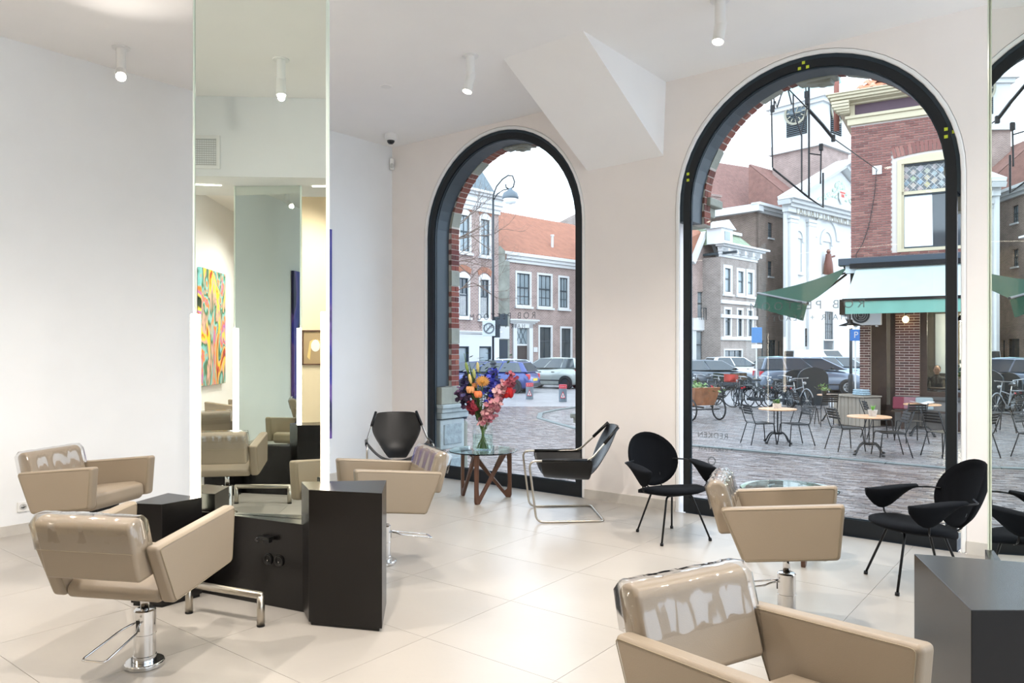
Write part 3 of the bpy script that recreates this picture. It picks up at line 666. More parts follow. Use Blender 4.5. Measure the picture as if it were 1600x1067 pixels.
# ---------------------------------------------------------------- black fabric lounge chairs (front = local +x)
def lounge_chair(label, loc, rz):
    t = thing('lounge_chair', label, 'chair', (loc[0], loc[1], 0), rz, 'black fabric lounge chairs with rod legs')
    # seat shell: wide rounded pad dipping toward the back
    n = 36; rows = []
    def pad(name, fn, mat_, thick):
        m = MB(); vs = [fn(0, 0)]; R = 7
        for i in range(1, R+1):
            for j in range(n):
                a = 2*PI*j/n; vs.append(fn(i/R, a))
        fs = [(0, 1+j, 1+(j+1) % n) for j in range(n)]
        for i in range(R-1): fs += [(1+i*n+j, 1+(i+1)*n+j, 1+(i+1)*n+(j+1) % n, 1+i*n+(j+1) % n) for j in range(n)]
        top = len(vs); lo = [thick(i, v) for i, v in enumerate(vs)]
        allv = vs+lo; allf = fs+[tuple(top+q for q in reversed(f)) for f in fs]
        b0 = 1+(R-1)*n; allf += [(b0+j, top+b0+j, top+b0+(j+1) % n, b0+(j+1) % n) for j in range(n)]
        m.add(allv, allf); return m.build(name, mat_, t, smooth=True)
    def sf(r, a):
        c, s = math.cos(a), math.sin(a); rx = .27 if c > 0 else .27; w = .295*(1 if c > -.2 else 1-.18*((-c-.2)/.8)**1.5)
        x, y = r*rx*c, r*w*s; z = .425+.02*(x/.27)*(1 if x > 0 else 1.6)+.030*abs(y/.295)**2-.035*r**6+.02*(x/.27)**2
        return (x+.02, y, z)
    def st(i, v):
        x, y, z = v; rr = ((x-.02)/.27)**2+(y/.295)**2; return (x, y, z-.014-.06*max(0, 1-rr)**.5)
    pad('seat', sf, M['bfabric'], st)
    def bf(r, a):
        c, s = math.cos(a), math.sin(a); y = r*.245*c*(1+.05*s); h = r*.245*s
        lean = .38; d = -.07*(1-(y/.25)**2*1.0)+.0
        x0 = -.285+d+.03*r**8; z0 = .625
        return (x0-h*math.sin(lean), y, z0+h*math.cos(lean))
    def bt(i, v): 
        x, y, z = v; rr = min(1, ((z-.625)/.24)**2+(y/.25)**2); return (x-.012-.034*(1-rr)**.5, y, z-.006)
    pad('backrest', bf, M['bfabric'], bt)
    for s in (-1, 1):             # teardrop arm pads: flat top, deep belly toward the front
        m = MB(); vs = []; K = 12; Nn = 14
        for i in range(K+1):
            u = i/K; x = -.16+.36*u; w = .058*(math.sin(PI*min(1, u*.9+.08)))**.6+.004; dp = .014+.125*(max(0, math.sin(PI*(u**1.5*.93))))**1.1; zt = .605+.012*math.cos(PI*u)-.008*u
            for j in range(Nn):
                a = 2*PI*j/Nn; cs, sn = math.cos(a), math.sin(a); vs.append((x, s*(.315)+w*cs*(1 if sn > 0 else 1-.55*abs(sn)), zt+(.014*sn if sn > 0 else dp*sn)))
        fs = [(i*Nn+j, i*Nn+(j+1) % Nn, (i+1)*Nn+(j+1) % Nn, (i+1)*Nn+j) for i in range(K) for j in range(Nn)]+[tuple(range(Nn)), tuple(range(K*Nn+Nn-1, K*Nn-1, -1))]
        m.add(vs, fs); arm = m.build('arm_pad', M['bfabric'], t, smooth=True)
        b = MB(); b.tube(fillet([(-.27, s*.20, .62), (-.24, s*.31, .612), (.02, s*.325, .60), (.08, s*.33, .58), (.07, s*.31, .42), (.02, s*.22, .385)], .03, 4), .0065, 8); b.build('arm_rod', M['rod'], t, smooth=True)
        b = MB(); b.tube(fillet([(.12, 0, .375), (.13, s*.12, .375), (.235, s*.235, .01)], .03, 4), .0085, 8); b.tube([(.235, s*.235, 0), (.233, s*.233, .022)], .014, 10); b.build('leg', M['rod'], t, smooth=True)
        b = MB(); b.tube(fillet([(-.12, 0, .375), (-.13, s*.10, .375), (-.25, s*.175, .01)], .03, 4), .0085, 8); b.tube([(-.25, s*.175, 0), (-.248, s*.173, .022)], .014, 10); b.build('leg', M['rod'], t, smooth=True)
        b = MB(); b.tube(fillet([(-.08, s*.05, .375), (-.26, s*.07, .385), (-.30, s*.08, .50)], .04, 4), .0065, 8); b.build('back_rod', M['rod'], t, smooth=True)
    b = MB(); b.tube([(-.12, 0, .375), (.12, 0, .375)], .008, 8); b.build('spine_rod', M['rod'], t, smooth=True)
    return t
LC = lounge_chair('black fabric lounge chair between the two arched windows', W(1.35, 6.38), math.radians(-30.9))
dup(LC, (*W(2.74, 5.08), 0), math.radians(216.), 'black fabric lounge chair behind the grey counter, touching the right mirror')

# ---------------------------------------------------------------- vase and bouquet
vx, vy = W(-.31, 7.97); VZ = .525
t = thing('vase', 'clear glass bottle vase half full of water on the glass table', 'vase', (vx, vy, VZ))
vg = thin_glass('vase_glass', (.95, .985, .975, 1), 1.2); wg = thin_glass('vase_water', (.88, .96, .93, 1), .6)
b = MB(); b.lathe([(0, .0), (.098, .0), (.108, .012), (.110, .22), (.100, .262), (.070, .292), (.062, .31), (.064, .33)], n=36, caps=False); b.build('glass', vg, t, smooth=True)
b = MB(); b.lathe([(.0, .008), (.096, .010), (.104, .02), (.105, .16), (0, .16)], n=36); b.build('water', wg, t, smooth=True)
gm = mat('flower_stem_green', '#4f6b2c', .6, var=.2); lm = mat('leaf_green', '#2f4a22', .6, var=.3, vscale=8); budm = mat('lily_bud', '#b7b46a', .5, var=.2)
Xc = Vector((CT, ST, 0)); Yc = Vector((-ST, CT, 0))
def fpos(px, py, dy=0): # head position relative to the vase base
    Y = 7.97+dy; p = at(px, py, Y); return p-Vector((vx, vy, VZ))
def blossom(b, c, r, n, cup=.5, mi=0, wid=.6, rows=2):
    Q = rotm(random.uniform(.4, 1.5), random.uniform(-.6, .6), TH+random.uniform(-.8, .8)); Q = Q if rows == 1 else rotm()
    for k in range(rows):
        for i in range(n):
            a = 2*PI*(i+.5*k)/n; rr = r*(1-.3*k); u = Vector((math.cos(a), math.sin(a), cup+.4*k)).normalized(); s = Vector((-math.sin(a), math.cos(a), 0))*rr*wid*.5
            p0 = Vector(c); p1 = p0+Q @ (u*rr*.55); p2 = p0+Q @ (u*rr+Vector((0, 0, -.1*rr))); s = Q @ s; b.add([p0, p1+s, p2, p1-s, p1+Q @ Vector((0, 0, -.08*rr))], [(0, 1, 4), (4, 1, 2), (4, 2, 3), (0, 4, 3)], mi)
def flower(name, label, px, py, dy, kind, cols, r=.05, group='flowers in the vase'):
    h = fpos(px, py, dy); t = thing(name, label, 'flower', (vx, vy, VZ+.012), 0, group)
    h = h-Vector((0, 0, .012)); nk = Vector((h.x*.22+random.uniform(-.02, .02), h.y*.22+random.uniform(-.02, .02), .30)); ft = Vector((-h.x*.25, -h.y*.2, .0)); l_ = math.hypot(ft.x, ft.y); ft *= min(1, .07/max(l_, 1e-3))
    b = MB(); P = [ft, (ft+nk)/2+Vector((0, 0, .0)), nk, nk*.45+h*.55+Vector((0, 0, .02)), h]; b.tube(P, [.0035, .0035, .0032, .003, .0025], 6); b.build('stem', gm, t, smooth=True)
    ms = [mat('petal_'+name+str(i)+cols[0][1:], c, .6, var=.15, vscale=30) for i, c in enumerate(cols)]
    if kind == 'gerbera':
        b = MB()
        for k, (rr, n_) in enumerate(((r, 18), (r*.82, 16), (r*.6, 12))):
            for i in range(n_):
                a = 2*PI*i/n_+k*.3; u = Vector((math.cos(a), math.sin(a), .15+.25*k)); s = Vector((-math.sin(a), math.cos(a), 0))*rr*.13
                Rm = rotm(-.9, 0, TH); q = [Vector((0, 0, 0)), u*rr*.6+s, u*rr, u*rr*.6-s]; b.add([Rm @ v+h for v in q], [(0, 1, 2, 3)])
        b.build('petals', ms[0], t); b = MB(); b.ell(h+rotm(-.9, 0, TH) @ Vector((0, 0, .01)), (r*.3,)*3, 10, 6); b.build('centre', ms[-1], t, smooth=True)
    elif kind == 'rose':
        b = MB()
        for k in range(5):
            rr = r*(1-.17*k); n_ = 7
            for i in range(n_):
                a = 2*PI*(i+.5*k)/n_; b.ell(h+Vector((math.cos(a)*rr*.5, math.sin(a)*rr*.5, .10*r*k)), (rr*.42, rr*.42, rr*.75), 7, 5, R=rotm(.25*math.sin(a), -.25*math.cos(a), a))
        b.build('petals', ms[0], t, smooth=True)
    elif kind == 'spike':
        b = MB(); base = nk*.35+h*.65; d = h-base
        for i in range(70):
            u = random.random(); p = base+d*u*1.1+Vector([random.gauss(0, r*(.88-.5*u)) for _ in range(3)])*.6; blossom(b, p, .024+.016*(1-u), 6, .5, i % len(ms), .9, 1)
        b.build('florets', ms, t, kind='stuff')
    elif kind == 'bud':
        b = MB(); d = (h-nk).normalized(); q = d.to_track_quat('Z', 'Y').to_matrix(); b.ell(h+d*r*.8, (r*.33, r*.33, r), 10, 8, R=q); b.build('bud', ms[0], t, smooth=True)
    elif kind == 'blade':
        b = MB(); d = (h-nk); s = Xc*.017
        b.add([nk-s, nk+s, nk+d*.5+s*1.3+Vector((0, 0, .02)), h, nk+d*.5-s*1.3+Vector((0, 0, .02))], [(0, 1, 2, 4), (4, 2, 3)]); o = b.build('blade', lm, t)
    elif kind == 'leaf':
        b = MB()
        for i in range(16):
            p = nk*.5+h*.5+(h-nk)*(i/7-.3)*.8; a = random.uniform(0, 2*PI); u = Vector((math.cos(a), math.sin(a), random.uniform(-.2, .6)))*random.uniform(.05, .095); s = u.cross(Vector((0, 0, 1))).normalized()*.018
            b.add([p, p+u*.5+s, p+u, p+u*.5-s, p+u*.5+Vector((0, 0, -.006))], [(0, 1, 4), (4, 1, 2), (4, 2, 3), (0, 4, 3)])
        b.build('leaves', lm, t, kind='stuff')
    return t

for args in (
 ('gerbera', 'yellow orange gerbera at the middle of the bouquet', 754, 597, -.08, 'gerbera', ['#f0b565', '#c98a3a'], .085),
 ('carnation', 'smaller orange flower below the yellow gerbera', 747, 616, -.12, 'rose', ['#ee8450'], .050),
 ('rose', 'peach rose at the left of the bouquet', 735, 609, -.06, 'rose', ['#e2a06a'], .052),
 ('rose', 'apricot rose peeping between the lily buds', 741, 602, .02, 'rose', ['#d98d58'], .040),
 ('rose', 'large deep red rose at the right of the bouquet', 792, 613, .02, 'rose', ['#b80f16'], .085),
 ('delphinium', 'tall blue delphinium rising behind the gerbera', 769, 581, .05, 'spike', ['#3a3fa8', '#4d57c8', '#2a2a78'], .085),
 ('delphinium', 'violet blue delphinium leaning left of the vase', 728, 590, .05, 'spike', ['#3d3566', '#4f4a78', '#2c2848'], .085),
 ('delphinium', 'dark violet sprig at the far left of the bouquet', 716, 612, .04, 'spike', ['#46324e', '#5c4160', '#2f2338'], .075),
 ('delphinium', 'small bright blue delphinium tip above the red rose', 776, 598, .05, 'spike', ['#4a52c0', '#6b70d8', '#33348a'], .07),
 ('delphinium', 'low blue delphinium between orange flower and orchid', 771, 612, .0, 'spike', ['#343ab0', '#5a60c8', '#25276e'], .05),
 ('orchid', 'dusky pink orchid spray hanging right of the vase', 774, 628, -.06, 'spike', ['#c98a94', '#b06a78', '#d9a5a5'], .10),
 ('orchid', 'dusky pink orchid spray low against the vase neck', 762, 648, -.06, 'spike', ['#b87782', '#a35a68', '#d09a9c'], .07),
 ('orchid', 'dark pink orchid tip pointing up to the right', 800, 586, 0., 'spike', ['#a8485c', '#c26a78', '#8a3848'], .07),
 ('orchid', 'pale pink orchid spray above the red rose', 786, 600, -.03, 'spike', ['#d9a3a8', '#c88a90', '#e6bdbd'], .075),
 ('orchid', 'crimson sprig at the lower left of the bouquet', 735, 632, -.05, 'spike', ['#8e2c3c', '#a83c48', '#6a2030'], .05)):
    flower(*args)
for i, (px, py, lab) in enumerate(((742, 590, 'green white lily bud left of the yellow gerbera'), (736, 598, 'creamy lily bud leaning far left'), (747, 580, 'upright lily bud above the yellow gerbera'), (731, 580, 'small green lily bud at the upper left'))):
    flower('lily_bud', lab, px, py, -.04, 'bud', [['#a9b070', '#dbc37e', '#c9bd80', '#7d9350'][i]], .055)
flower('gladiolus_leaf', 'tall green blade standing above the bouquet', 725, 552, .0, 'blade', ['#3e5a2c'])
flower('gladiolus_leaf', 'shorter green blade beside the tall one', 733, 566, .03, 'blade', ['#3e5a2c'])
for px, py, dy, lab in ((752, 620, 0., 'dark green leaves filling the middle of the bouquet'), (765, 608, .03, 'dark green leaves above the vase neck'), (742, 604, .04, 'dark green leaves behind the peach rose'), (757, 635, -.03, 'dark green leaves low at the vase neck'), (748, 626, .03, 'dark green leaves below the orange flower'), (779, 606, .03, 'dark green leaves behind the red rose'), (735, 618, .0, 'dark green leaves at the left of the bouquet'), (757, 600, .05, 'dark green leaves behind the gerbera')):
    flower('foliage', lab, px, py, dy, 'leaf', ['#2f4a22'])
# ================================================================ OUTSIDE
ZG = -.40
def gpt(px, Y): return W((px-800)/FP*Y, Y)
def inview(x, y):
    dx, dy = x-CX, y-CY; X = CT*dx+ST*dy; Y = -ST*dx+CT*dy
    if Y < .5: return False, Y
    p = 800+FP*X/Y; return (640 < p < 960 or 1010 < p < 1600), Y
M['road_far'] = brickmat('clinker_paving_far', '#8a8686', '#9b9796', '#7c7a7a', .2, .1, .008, rough=.33, bump=.3, horizontal=True)
b = MB(); b.bb(-70, 90, WT, 160, ZG-.3, ZG-.008); struct('ground_street', b, M['road_far'])
road_m = island('road_clinker', ['#6a5d59', '#7b716d', '#655a56', '#877d79', '#74665f', '#5f5654', '#817875'], .25, .35, 30, .5)
terr_m = island('terrace_clinker', ['#76726f', '#868180', '#6c6867', '#918c8a', '#7c716c', '#666261'], .27, .35, 30, .5)
slab_m = island('pavement_slab', ['#8b9093', '#999d9f', '#848a8e', '#a2a6a7'], .4, .3, 20, .5)
kerb_m = island('kerb_granite', ['#5d6260', '#686c6a', '#545a59'], .7, .4, 30)
KERB = [(14, 7.30), (5.35, 7.46), (.72, 7.58), (-1.2, 7.95), (-2.86, 8.85), (-3.95, 9.6), (-5.3, 10.6), (-6.2, 11.9), (-6.6, 13.4), (-6.7, 15.2), (-6.6, 18)]
def kerb_y(x):
    for a, c in zip(KERB[:-1], KERB[1:]):
        if c[0] <= x <= a[0]: return c[1]+(a[1]-c[1])*(x-c[0])/(a[0]-c[0])
    return 7.3 if x > 14 else 99
pieces = []
w_, h_ = .205, .103
for j in range(0, 260):
    y = 1.72+j*h_
    for i in range(-90, 60):
        x = i*w_+(w_/2 if j % 2 else 0); v, Y = inview(x, y)
        if not v or Y > 26 or x < -9.5 or x > 12: continue
        ky = kerb_y(x)
        if abs(y-ky) < .16: continue
        pieces.append((Y, x, y, w_, h_, 0 if y < ky else 1))
for j in range(0, 4):
    for i in range(-20, 45):
        x = i*.31+(.155 if j % 2 else 0); y = .62+j*.31; v, Y = inview(x, y)
        if v: pieces.append((Y, x, y, .31, .31, 2))
pieces.sort()
gm3 = [('paving_brick', road_m), ('paving_brick', terr_m), ('paving_slab', slab_m)]
gp = thing('street_paving', 'wet brick paving of the street and terrace outside the arched windows', 'paving', (0, 0, ZG))
gp['kind'] = 'structure'; del gp['label']; del gp['category']
proto = {}; rest = [MB(), MB(), MB()]; cnt = 0
for (Y, x, y, w, h, k) in pieces:
    dz = random.uniform(-.004, .003); rz = random.uniform(-.02, .02)
    if cnt < 290:
        cnt += 1
        if k in proto: o = copy_part(proto[k], loc=(x, y, dz), rot=(random.uniform(-.01, .01), random.uniform(-.01, .01), rz))
        else:
            q = MB(); q.box((0, 0, -.03), (w-.008, h-.008, .06)); proto[k] = q.build(gm3[k][0], gm3[k][1], gp, loc=(x, y, dz))
    else:
        a, c = (w-.008)/2, (h-.008)/2; rest[k].add([(x-a, y-c, dz), (x+a, y-c, dz), (x+a, y+c, dz), (x-a, y+c, dz), (x-a, y-c, -.03), (x+a, y-c, -.03)], [(0, 1, 2, 3), (4, 5, 1, 0)])
for k in range(3):
    if rest[k].v: rest[k].build(['road_brick_field', 'terrace_brick_field', 'slab_field'][k], gm3[k][1], gp, kind='stuff')
s_ = 0
for a, c in zip(KERB[:-1], KERB[1:]):
    a, c = Vector(a), Vector(c); L = (c-a).length; nseg = max(1, round(L/1.0)); u = (c-a)/L; an = math.atan2(u.y, u.x)
    for i in range(nseg):
        p = a+u*(L*(i+.5)/nseg); q = MB(); q.box((0, 0, -.03), (L/nseg-.012, .15, .12)); o = q.build('kerb_stone', kerb_m, gp, loc=(p.x, p.y, 0), bevel=.01); o.rotation_euler = (0, 0, an)
        q = MB(); q.box((0, 0, -.035), (L/nseg-.012, .11, .09)); o = q.build('gutter_stone', road_m, gp, loc=(p.x-u.y*-.0+(-u.y)*.0, p.y, 0)); nrm = Vector((-u.y, u.x))*(1 if (-u.y*0+u.x) < 0 else -1)
        o.location = (p.x+nrm.x*.14, p.y+nrm.y*.14, -.004); o.rotation_euler = (0, 0, an)

# ---------------------------------------------------------------- facades
M['hglass'] = mat('house_window_glass', '#7f8b90', .08, spec=.9, var=.25, vscale=.8)
M['hglass_d'] = mat('dark_window_glass', '#3c4448', .06, spec=.9, var=.3, vscale=.8)
M['trimw'] = mat('white_house_paint', '#c6c6c5', .6)
M['sash'] = mat('dark_sash_paint', '#2c363c', .5)
M['curtain'] = mat('net_curtain', '#e4e7e8', .9)
class Fac:
    def __init__(s, name, label, px, Y, phi, cat='building', group=None):
        s.X0, s.Y0 = (px-800)/FP*Y, Y; s.d = (math.sin(math.radians(phi)), math.cos(math.radians(phi))); s.n = (-s.d[1], s.d[0])
        s.t = thing(name, label, cat, (*W(s.X0, s.Y0), ZG), hang(phi), group)
    def uz(s, px, py, off=0.):
        t = (px-800)/FP; X0, Y0 = s.X0+s.n[0]*off, s.Y0+s.n[1]*off
        u = (t*Y0-X0)/(s.d[0]-t*s.d[1]); Y = Y0+u*s.d[1]; return u, CZ-(py-545)/FP*Y-ZG
    def rect(s, l, r, tp, bt, off=0.):     # pixel rectangle -> local rectangle
        m = (l+r)/2; return (s.uz(l, tp, off)[0], s.uz(r, tp, off)[0], s.uz(m, bt, off)[1], s.uz(m, tp, off)[1])
    def wall(s, name, x0, x1, z0, z1, holes, mt, y0=0., y1=.3, kind=None):
        b = MB(); xs = sorted(set([x0, x1]+[v for h in holes for v in h[:2] if x0 < v < x1]))
        for a, c in zip(xs[:-1], xs[1:]):
            hz = sorted([(h[2], h[3]) for h in holes if h[0] < (a+c)/2 < h[1]]); z = z0
            for p, q in hz:
                if p > z: b.bb(a, c, y0, y1, z, min(p, z1))
                z = max(z, q)
            if z < z1: b.bb(a, c, y0, y1, z, z1)
        return b.build(name, mt, s.t)
    def window(s, R, trim=.12, sash='sash', nx=2, nz=2, arch=0., glass='hglass', inset=.12, sill=True, curtain=False, split=.45, proud=.03, mt='trimw'):
        x0, x1, z0, z1 = R; b = MB(); T = trim
        if T:
            b.bb(x0, x0+T, -proud, inset, z0, z1); b.bb(x1-T, x1, -proud, inset, z0, z1); b.bb(x0+T, x1-T, -proud, inset, z0, z0+T*.8)
            b.bb(x0+T, x1-T, -proud, inset, z1-T, z1)
        if arch:
            n = 10; P = [(x0+(x1-x0)*i/n, z1-.001+arch*(1-(2*i/n-1)**2)) for i in range(n+1)]
            b.slab([(x0, z1-.002)]+P+[(x1, z1-.002)], -proud, inset) if T else None
        if not T: b.bb(x0, x1, inset-.02, inset, z1-.04, z1)
        w = b.build('window', M[mt], s.t)
        g = MB(); g.bb(x0+T, x1-T, inset-.02, inset-.005, z0+T*.8, z1-T); g.build('pane', M[glass], w)
        if curtain:
            q = MB(); q.bb(x0+T, x1-T, inset-.024, inset-.021, z0+T*.8+(z1-z0)*.5, z1-T); q.build('curtain', M['curtain'], w)
        m = MB(); k = .05; a, c = x0+T, x1-T; e, f = z0+T*.8, z1-T
        m.bb(a, a+k, inset-.06, inset-.02, e, f); m.bb(c-k, c, inset-.06, inset-.02, e, f); m.bb(a, c, inset-.06, inset-.02, e, e+k); m.bb(a, c, inset-.06, inset-.02, f-k, f)
        zz = e+(f-e)*(1-split)
        if nz > 1: m.bb(a, c, inset-.07, inset-.02, zz-.04, zz+.04)
        for i in range(1, nx): x = a+(c-a)*i/nx; m.bb(x-.018, x+.018, inset-.05, inset-.02, e, f)
        for i in range(1, max(1, nz-1)): z = e+(zz-e)*i/(nz-1); m.bb(a, c, inset-.05, inset-.02, z-.018, z+.018)
        m.build('sash_bars', M[sash], w, kind='stuff')
        if sill: q = MB(); q.bb(x0-.08, x1+.08, -.14, .05, z0-.12, z0); q.build('sill', M[mt], w)
        return w
    def cornice(s, x0, x1, z, h, d, mt, name='cornice', steps=3):
        b = MB()
        for i in range(steps): b.bb(x0-d*(i+1)/steps, x1+d*(i+1)/steps, -d*(i+1)/steps, .1, z+h*i/steps, z+h*(i+1)/steps)
        return b.build(name, mt, s.t, bevel=.01)
bk_pink = brickmat('pink_house_brick', '#947a71', '#80675f', '#a89c96', .24, .085, .014)
bk_dark = brickmat('brown_church_brick', '#8a7166', '#75604f', '#a2968c', .24, .085, .014)
bk_grey = brickmat('grey_brown_brick', '#8d8078', '#7b6e66', '#a8a09a', .24, .085, .014)
slate = mat('slate_roof', '#5e6a70', .6, var=.2, vscale=4, bump=.5, bscale=12)
green_slate = mat('green_slate_roof', '#7d8a72', .7, var=.25, vscale=3, bump=.5, bscale=10)
pantile = mat('orange_pantile', '#93614b', .7, var=.18, vscale=2.5)
pantile_d = mat('faded_red_pantile', '#7f5c53', .75, var=.2, vscale=2.5)
white_st = mat('white_stucco', '#bfc0bf', .7, var=.03, vscale=1.5)
def tiled_roof(f, name, mt, x0, x1, z0, z1, dep, y0=-.2, x0t=None, x1t=None, rows=16, wave=.0):
    """sloping roof of stepped tile rows, each row a rippled strip"""
    b = MB(); x0t = x0 if x0t is None else x0t; x1t = x1 if x1t is None else x1t
    for i in range(rows):
        a, c = i/rows, (i+1)/rows; ya, yc = y0+dep*a, y0+dep*c; za, zc = z0+(z1-z0)*a, z0+(z1-z0)*c
        xa, xb = x0+(x0t-x0)*a, x1+(x1t-x1)*a; nn = max(2, int((xb-xa)/.24)); V = []
        for j in range(nn*2+1):
            x = xa+(xb-xa)*j/(nn*2); w = .035*(1 if j % 2 else -1); V.append((x, w))
        k = len(V); vs = [(x, ya, za+.06+w) for x, w in V]+[(x, yc, zc+.06+w) for x, w in V]+[(x, ya, za-.02) for x, w in V]
        b.add(vs, [(j, j+1, k+j+1, k+j) for j in range(k-1)]+[(2*k+j, 2*k+j+1, j+1, j) for j in range(k-1)])
    b.build(name, mt, f.t, kind='stuff')
    q = MB(); q.add([(x0, y0, z0-.03), (x1, y0, z0-.03), (x1t, y0+dep, z1-.03), (x0t, y0+dep, z1-.03), (x0, y0+dep, z0-.03), (x1, y0+dep, z0-.03)], [(0, 1, 2, 3), (0, 3, 4), (1, 5, 2), (4, 3, 2, 5), (0, 4, 5, 1)]); q.build('roof_body', mt, f.t)

# --- window 1: long low brick house with the orange roof
f = Fac('brick_house', 'long low pink brick house with an orange tiled roof and white sash windows', 795, 46, 45)
z_e = f.uz(800, 396)[1]; W_ = 12.
wins = [f.rect(805, 830, 424, 479), f.rect(839, 863, 427, 481), f.rect(872, 889, 431, 483), f.rect(841, 863, 508, 562), f.rect(875, 894, 510, 562)]
door = f.rect(802, 829, 506, 592)
extra = [(w[0]+5.3, w[1]+5.3, w[2], w[3]) for w in wins[1:3]+wins[3:5]]
f.wall('brick_wall', -.4, W_, 0, z_e-.55, wins+extra+[door], bk_pink)
for w in wins[:3]+extra[:2]: f.window(w, .13, nx=3, nz=3, glass='hglass', curtain=False)
for w in wins[3:]+extra[2:]: f.window(w, .13, nx=2, nz=2, glass='hglass_d')
x0, x1, z0, z1 = door
b = MB(); b.bb(x0-.1, x0+.22, -.12, .2, 0, z1); b.bb(x1-.22, x1+.1, -.12, .2, 0, z1); b.bb(x0-.1, x1+.1, -.12, .2, z1-.25, z1); d0 = b.build('doorway', M['trimw'], f.t)
b = MB(); b.bb(x0+.22, x1-.22, .10, .16, 0, 2.2); b.build('door_leaf', mat('dark_brown_door', '#3a2f2b', .5), d0)
b = MB(); b.bb(x0+.22, x1-.22, .08, .2, 2.2, 2.3); b.build('transom_bar', M['trimw'], d0)
b = MB(); b.bb(x0+.22, x1-.22, .10, .14, 2.3, z1-.25); b.build('fanlight', M['hglass'], d0)
b = MB()
for s in (-1, 1):
    xm = (x0+x1)/2; b.tube([(xm-s*.45, .09, 2.32), (xm+s*.1, .09, z1-.27)], .02, 4); b.tube([(xm-s*.1, .09, 2.32), (xm+s*.45, .09, z1-.27)], .02, 4)
b.build('fanlight_tracery', M['sash'], d0, kind='stuff')
f.cornice(x0-.25, x1+.25, z1, .28, .3, M['trimw'], 'door_hood')
f.cornice(-.4, W_, z_e-.55, .6, .35, M['trimw'])
zr = f.uz(840, 344, 5.5)[1]
tiled_roof(f, 'roof_tiles', pantile, -.6, W_+.3, z_e+.03, zr, 5.5, -.3, rows=22)
b = MB(); b.bb(-.4, W_, .3, 9, 0, z_e-.6); b.build('house_body', bk_pink, f.t)
uu, zz = f.uz(863, 390, 1.); b = MB(); b.tube([(uu, 1., zz-.3), (uu, 1., zz+.9)], .09, 8); b.tube([(uu, 1., zz+.9), (uu, 1., zz+1.0)], .13, 8); b.build('vent_pipe', M['trimw'], f.t)
b = MB(); b.tube([(-.25, -.1, 0), (-.25, -.1, z_e-.3)], .06, 8); b.build('drainpipe', mat('zinc', '#9aa2a6', .5, metal=.4), f.t)
x_, z_ = f.uz(836.5, 545); b = MB(); b.bb(x_-.18, x_+.18, -.03, 0, z_-.2, z_+.1); b.build('name_plate', M['trimw'], f.t)
# --- grey gable house further behind it
g_ = Fac('gable_house', 'grey gable end rising behind the orange roof, cut by the window edge', 868, 60, 80)
b = MB(); b.slab([(0, 0), (6, 0), (6, 12.2), (3.0, 13.6), (0, 12.0)], 0, 6); b.build('gable_wall', bk_grey, g_.t)
# --- weathered step gable between the two houses
f = Fac('stepped_gable_house', 'narrow weathered grey house wall with a crumbling top, between two brick houses', 779, 45, 62)
b = MB(); zt = f.uz(786, 384)[1]; b.slab([(-.2, 0), (.75, 0), (.75, zt-.9), (.45, zt-.9), (.45, zt-.3), (.1, zt), (-.2, zt-.2)], 0, 1.5); b.build('gable_wall', mat('mossy_plaster', '#8b8c82', .9, var=.35, vscale=1.5, bump=.5, bscale=6), f.t)
b = MB(); b.bb(.0, .6, -.05, 0, 3.4, 4.1); b.build('grey_panel', M['sash'], f.t)
b = MB(); b.bb(-.1, .7, -.06, .0, 2.6, 3.35); b.build('white_lintel', M['trimw'], f.t)
b = MB(); b.bb(.05, .6, -.04, .0, 0, 2.55); b.build('door_leaf', M['sash'], f.t)
for a in ((-.1, zt-.1), (.5, zt-.75)): b = MB(); b.ell((a[0], .3, a[1]+.15), (.2, .2, .28)); b.build('finial', mat('weathered_finial', '#7a6558', .9, bump=.6, bscale=9), f.t, smooth=True)
# --- tall left house
f = Fac('town_house', 'tall pink brick town house with arched windows, slate roof and white ground floor', 700, 40, 43)
zc = f.uz(760, 302)[1]; x_e = f.uz(779, 400)[0]
up = [f.rect(716, 736, 333, 395), f.rect(749, 767, 340, 401)]; lo = [f.rect(715, 734, 431, 496), f.rect(748, 766, 434, 499)]
gf = [f.rect(714, 732, 541, 600), f.rect(748, 767, 541, 600)]
zg = f.uz(745, 519)[1]
f.wall('brick_wall', -1, x_e, zg, zc-1.1, up+lo, bk_pink); f.wall('white_ground_floor', -1, x_e, 0, zg, gf, white_st, -.05)
for w in up: f.window(w, .11, nx=2, nz=2, arch=.22, glass='hglass')
for w in lo:
    o = f.window(w, .11, nx=2, nz=2, arch=.22, glass='hglass_d'); b = MB()
    for i in range(16): z = w[2]+.15+i*.075; b.box(((w[0]+w[1])/2, .07, z), (w[1]-w[0]-.45, .02, .05), R=rotm(.5))
    b.build('shutter_slats', M['trimw'], o, kind='stuff')
for w in gf: f.window(w, .05, nx=1, nz=2, arch=.2, glass='hglass', sill=False, mt='sash')
f.cornice(-1, x_e, zg-.15, .22, .15, M['trimw'], 'band_course'); f.cornice(-1, x_e, zc-1.1, .7, .25, M['trimw'], 'frieze'); f.cornice(-1, x_e, zc-.4, .4, .55, M['trimw'])
b = MB(); b.add([(-1, .1, zc), (x_e, .1, zc), (x_e-.8, 2.0, zc+3.3), (-1, 2.0, zc+3.3), (-1, 6, zc), (x_e, 6, zc), (x_e-.8, 4.5, zc+3.3), (-1, 4.5, zc+3.3)], [(0, 1, 2, 3), (1, 5, 6, 2), (3, 2, 6, 7), (4, 5, 6, 7), (0, 4, 7, 3), (0, 1, 5, 4)]); b.build('slate_roof', slate, f.t)
b = MB(); b.bb(-1, x_e, .3, 8, 0, zc-.5); b.build('house_body', bk_pink, f.t)
b = MB()
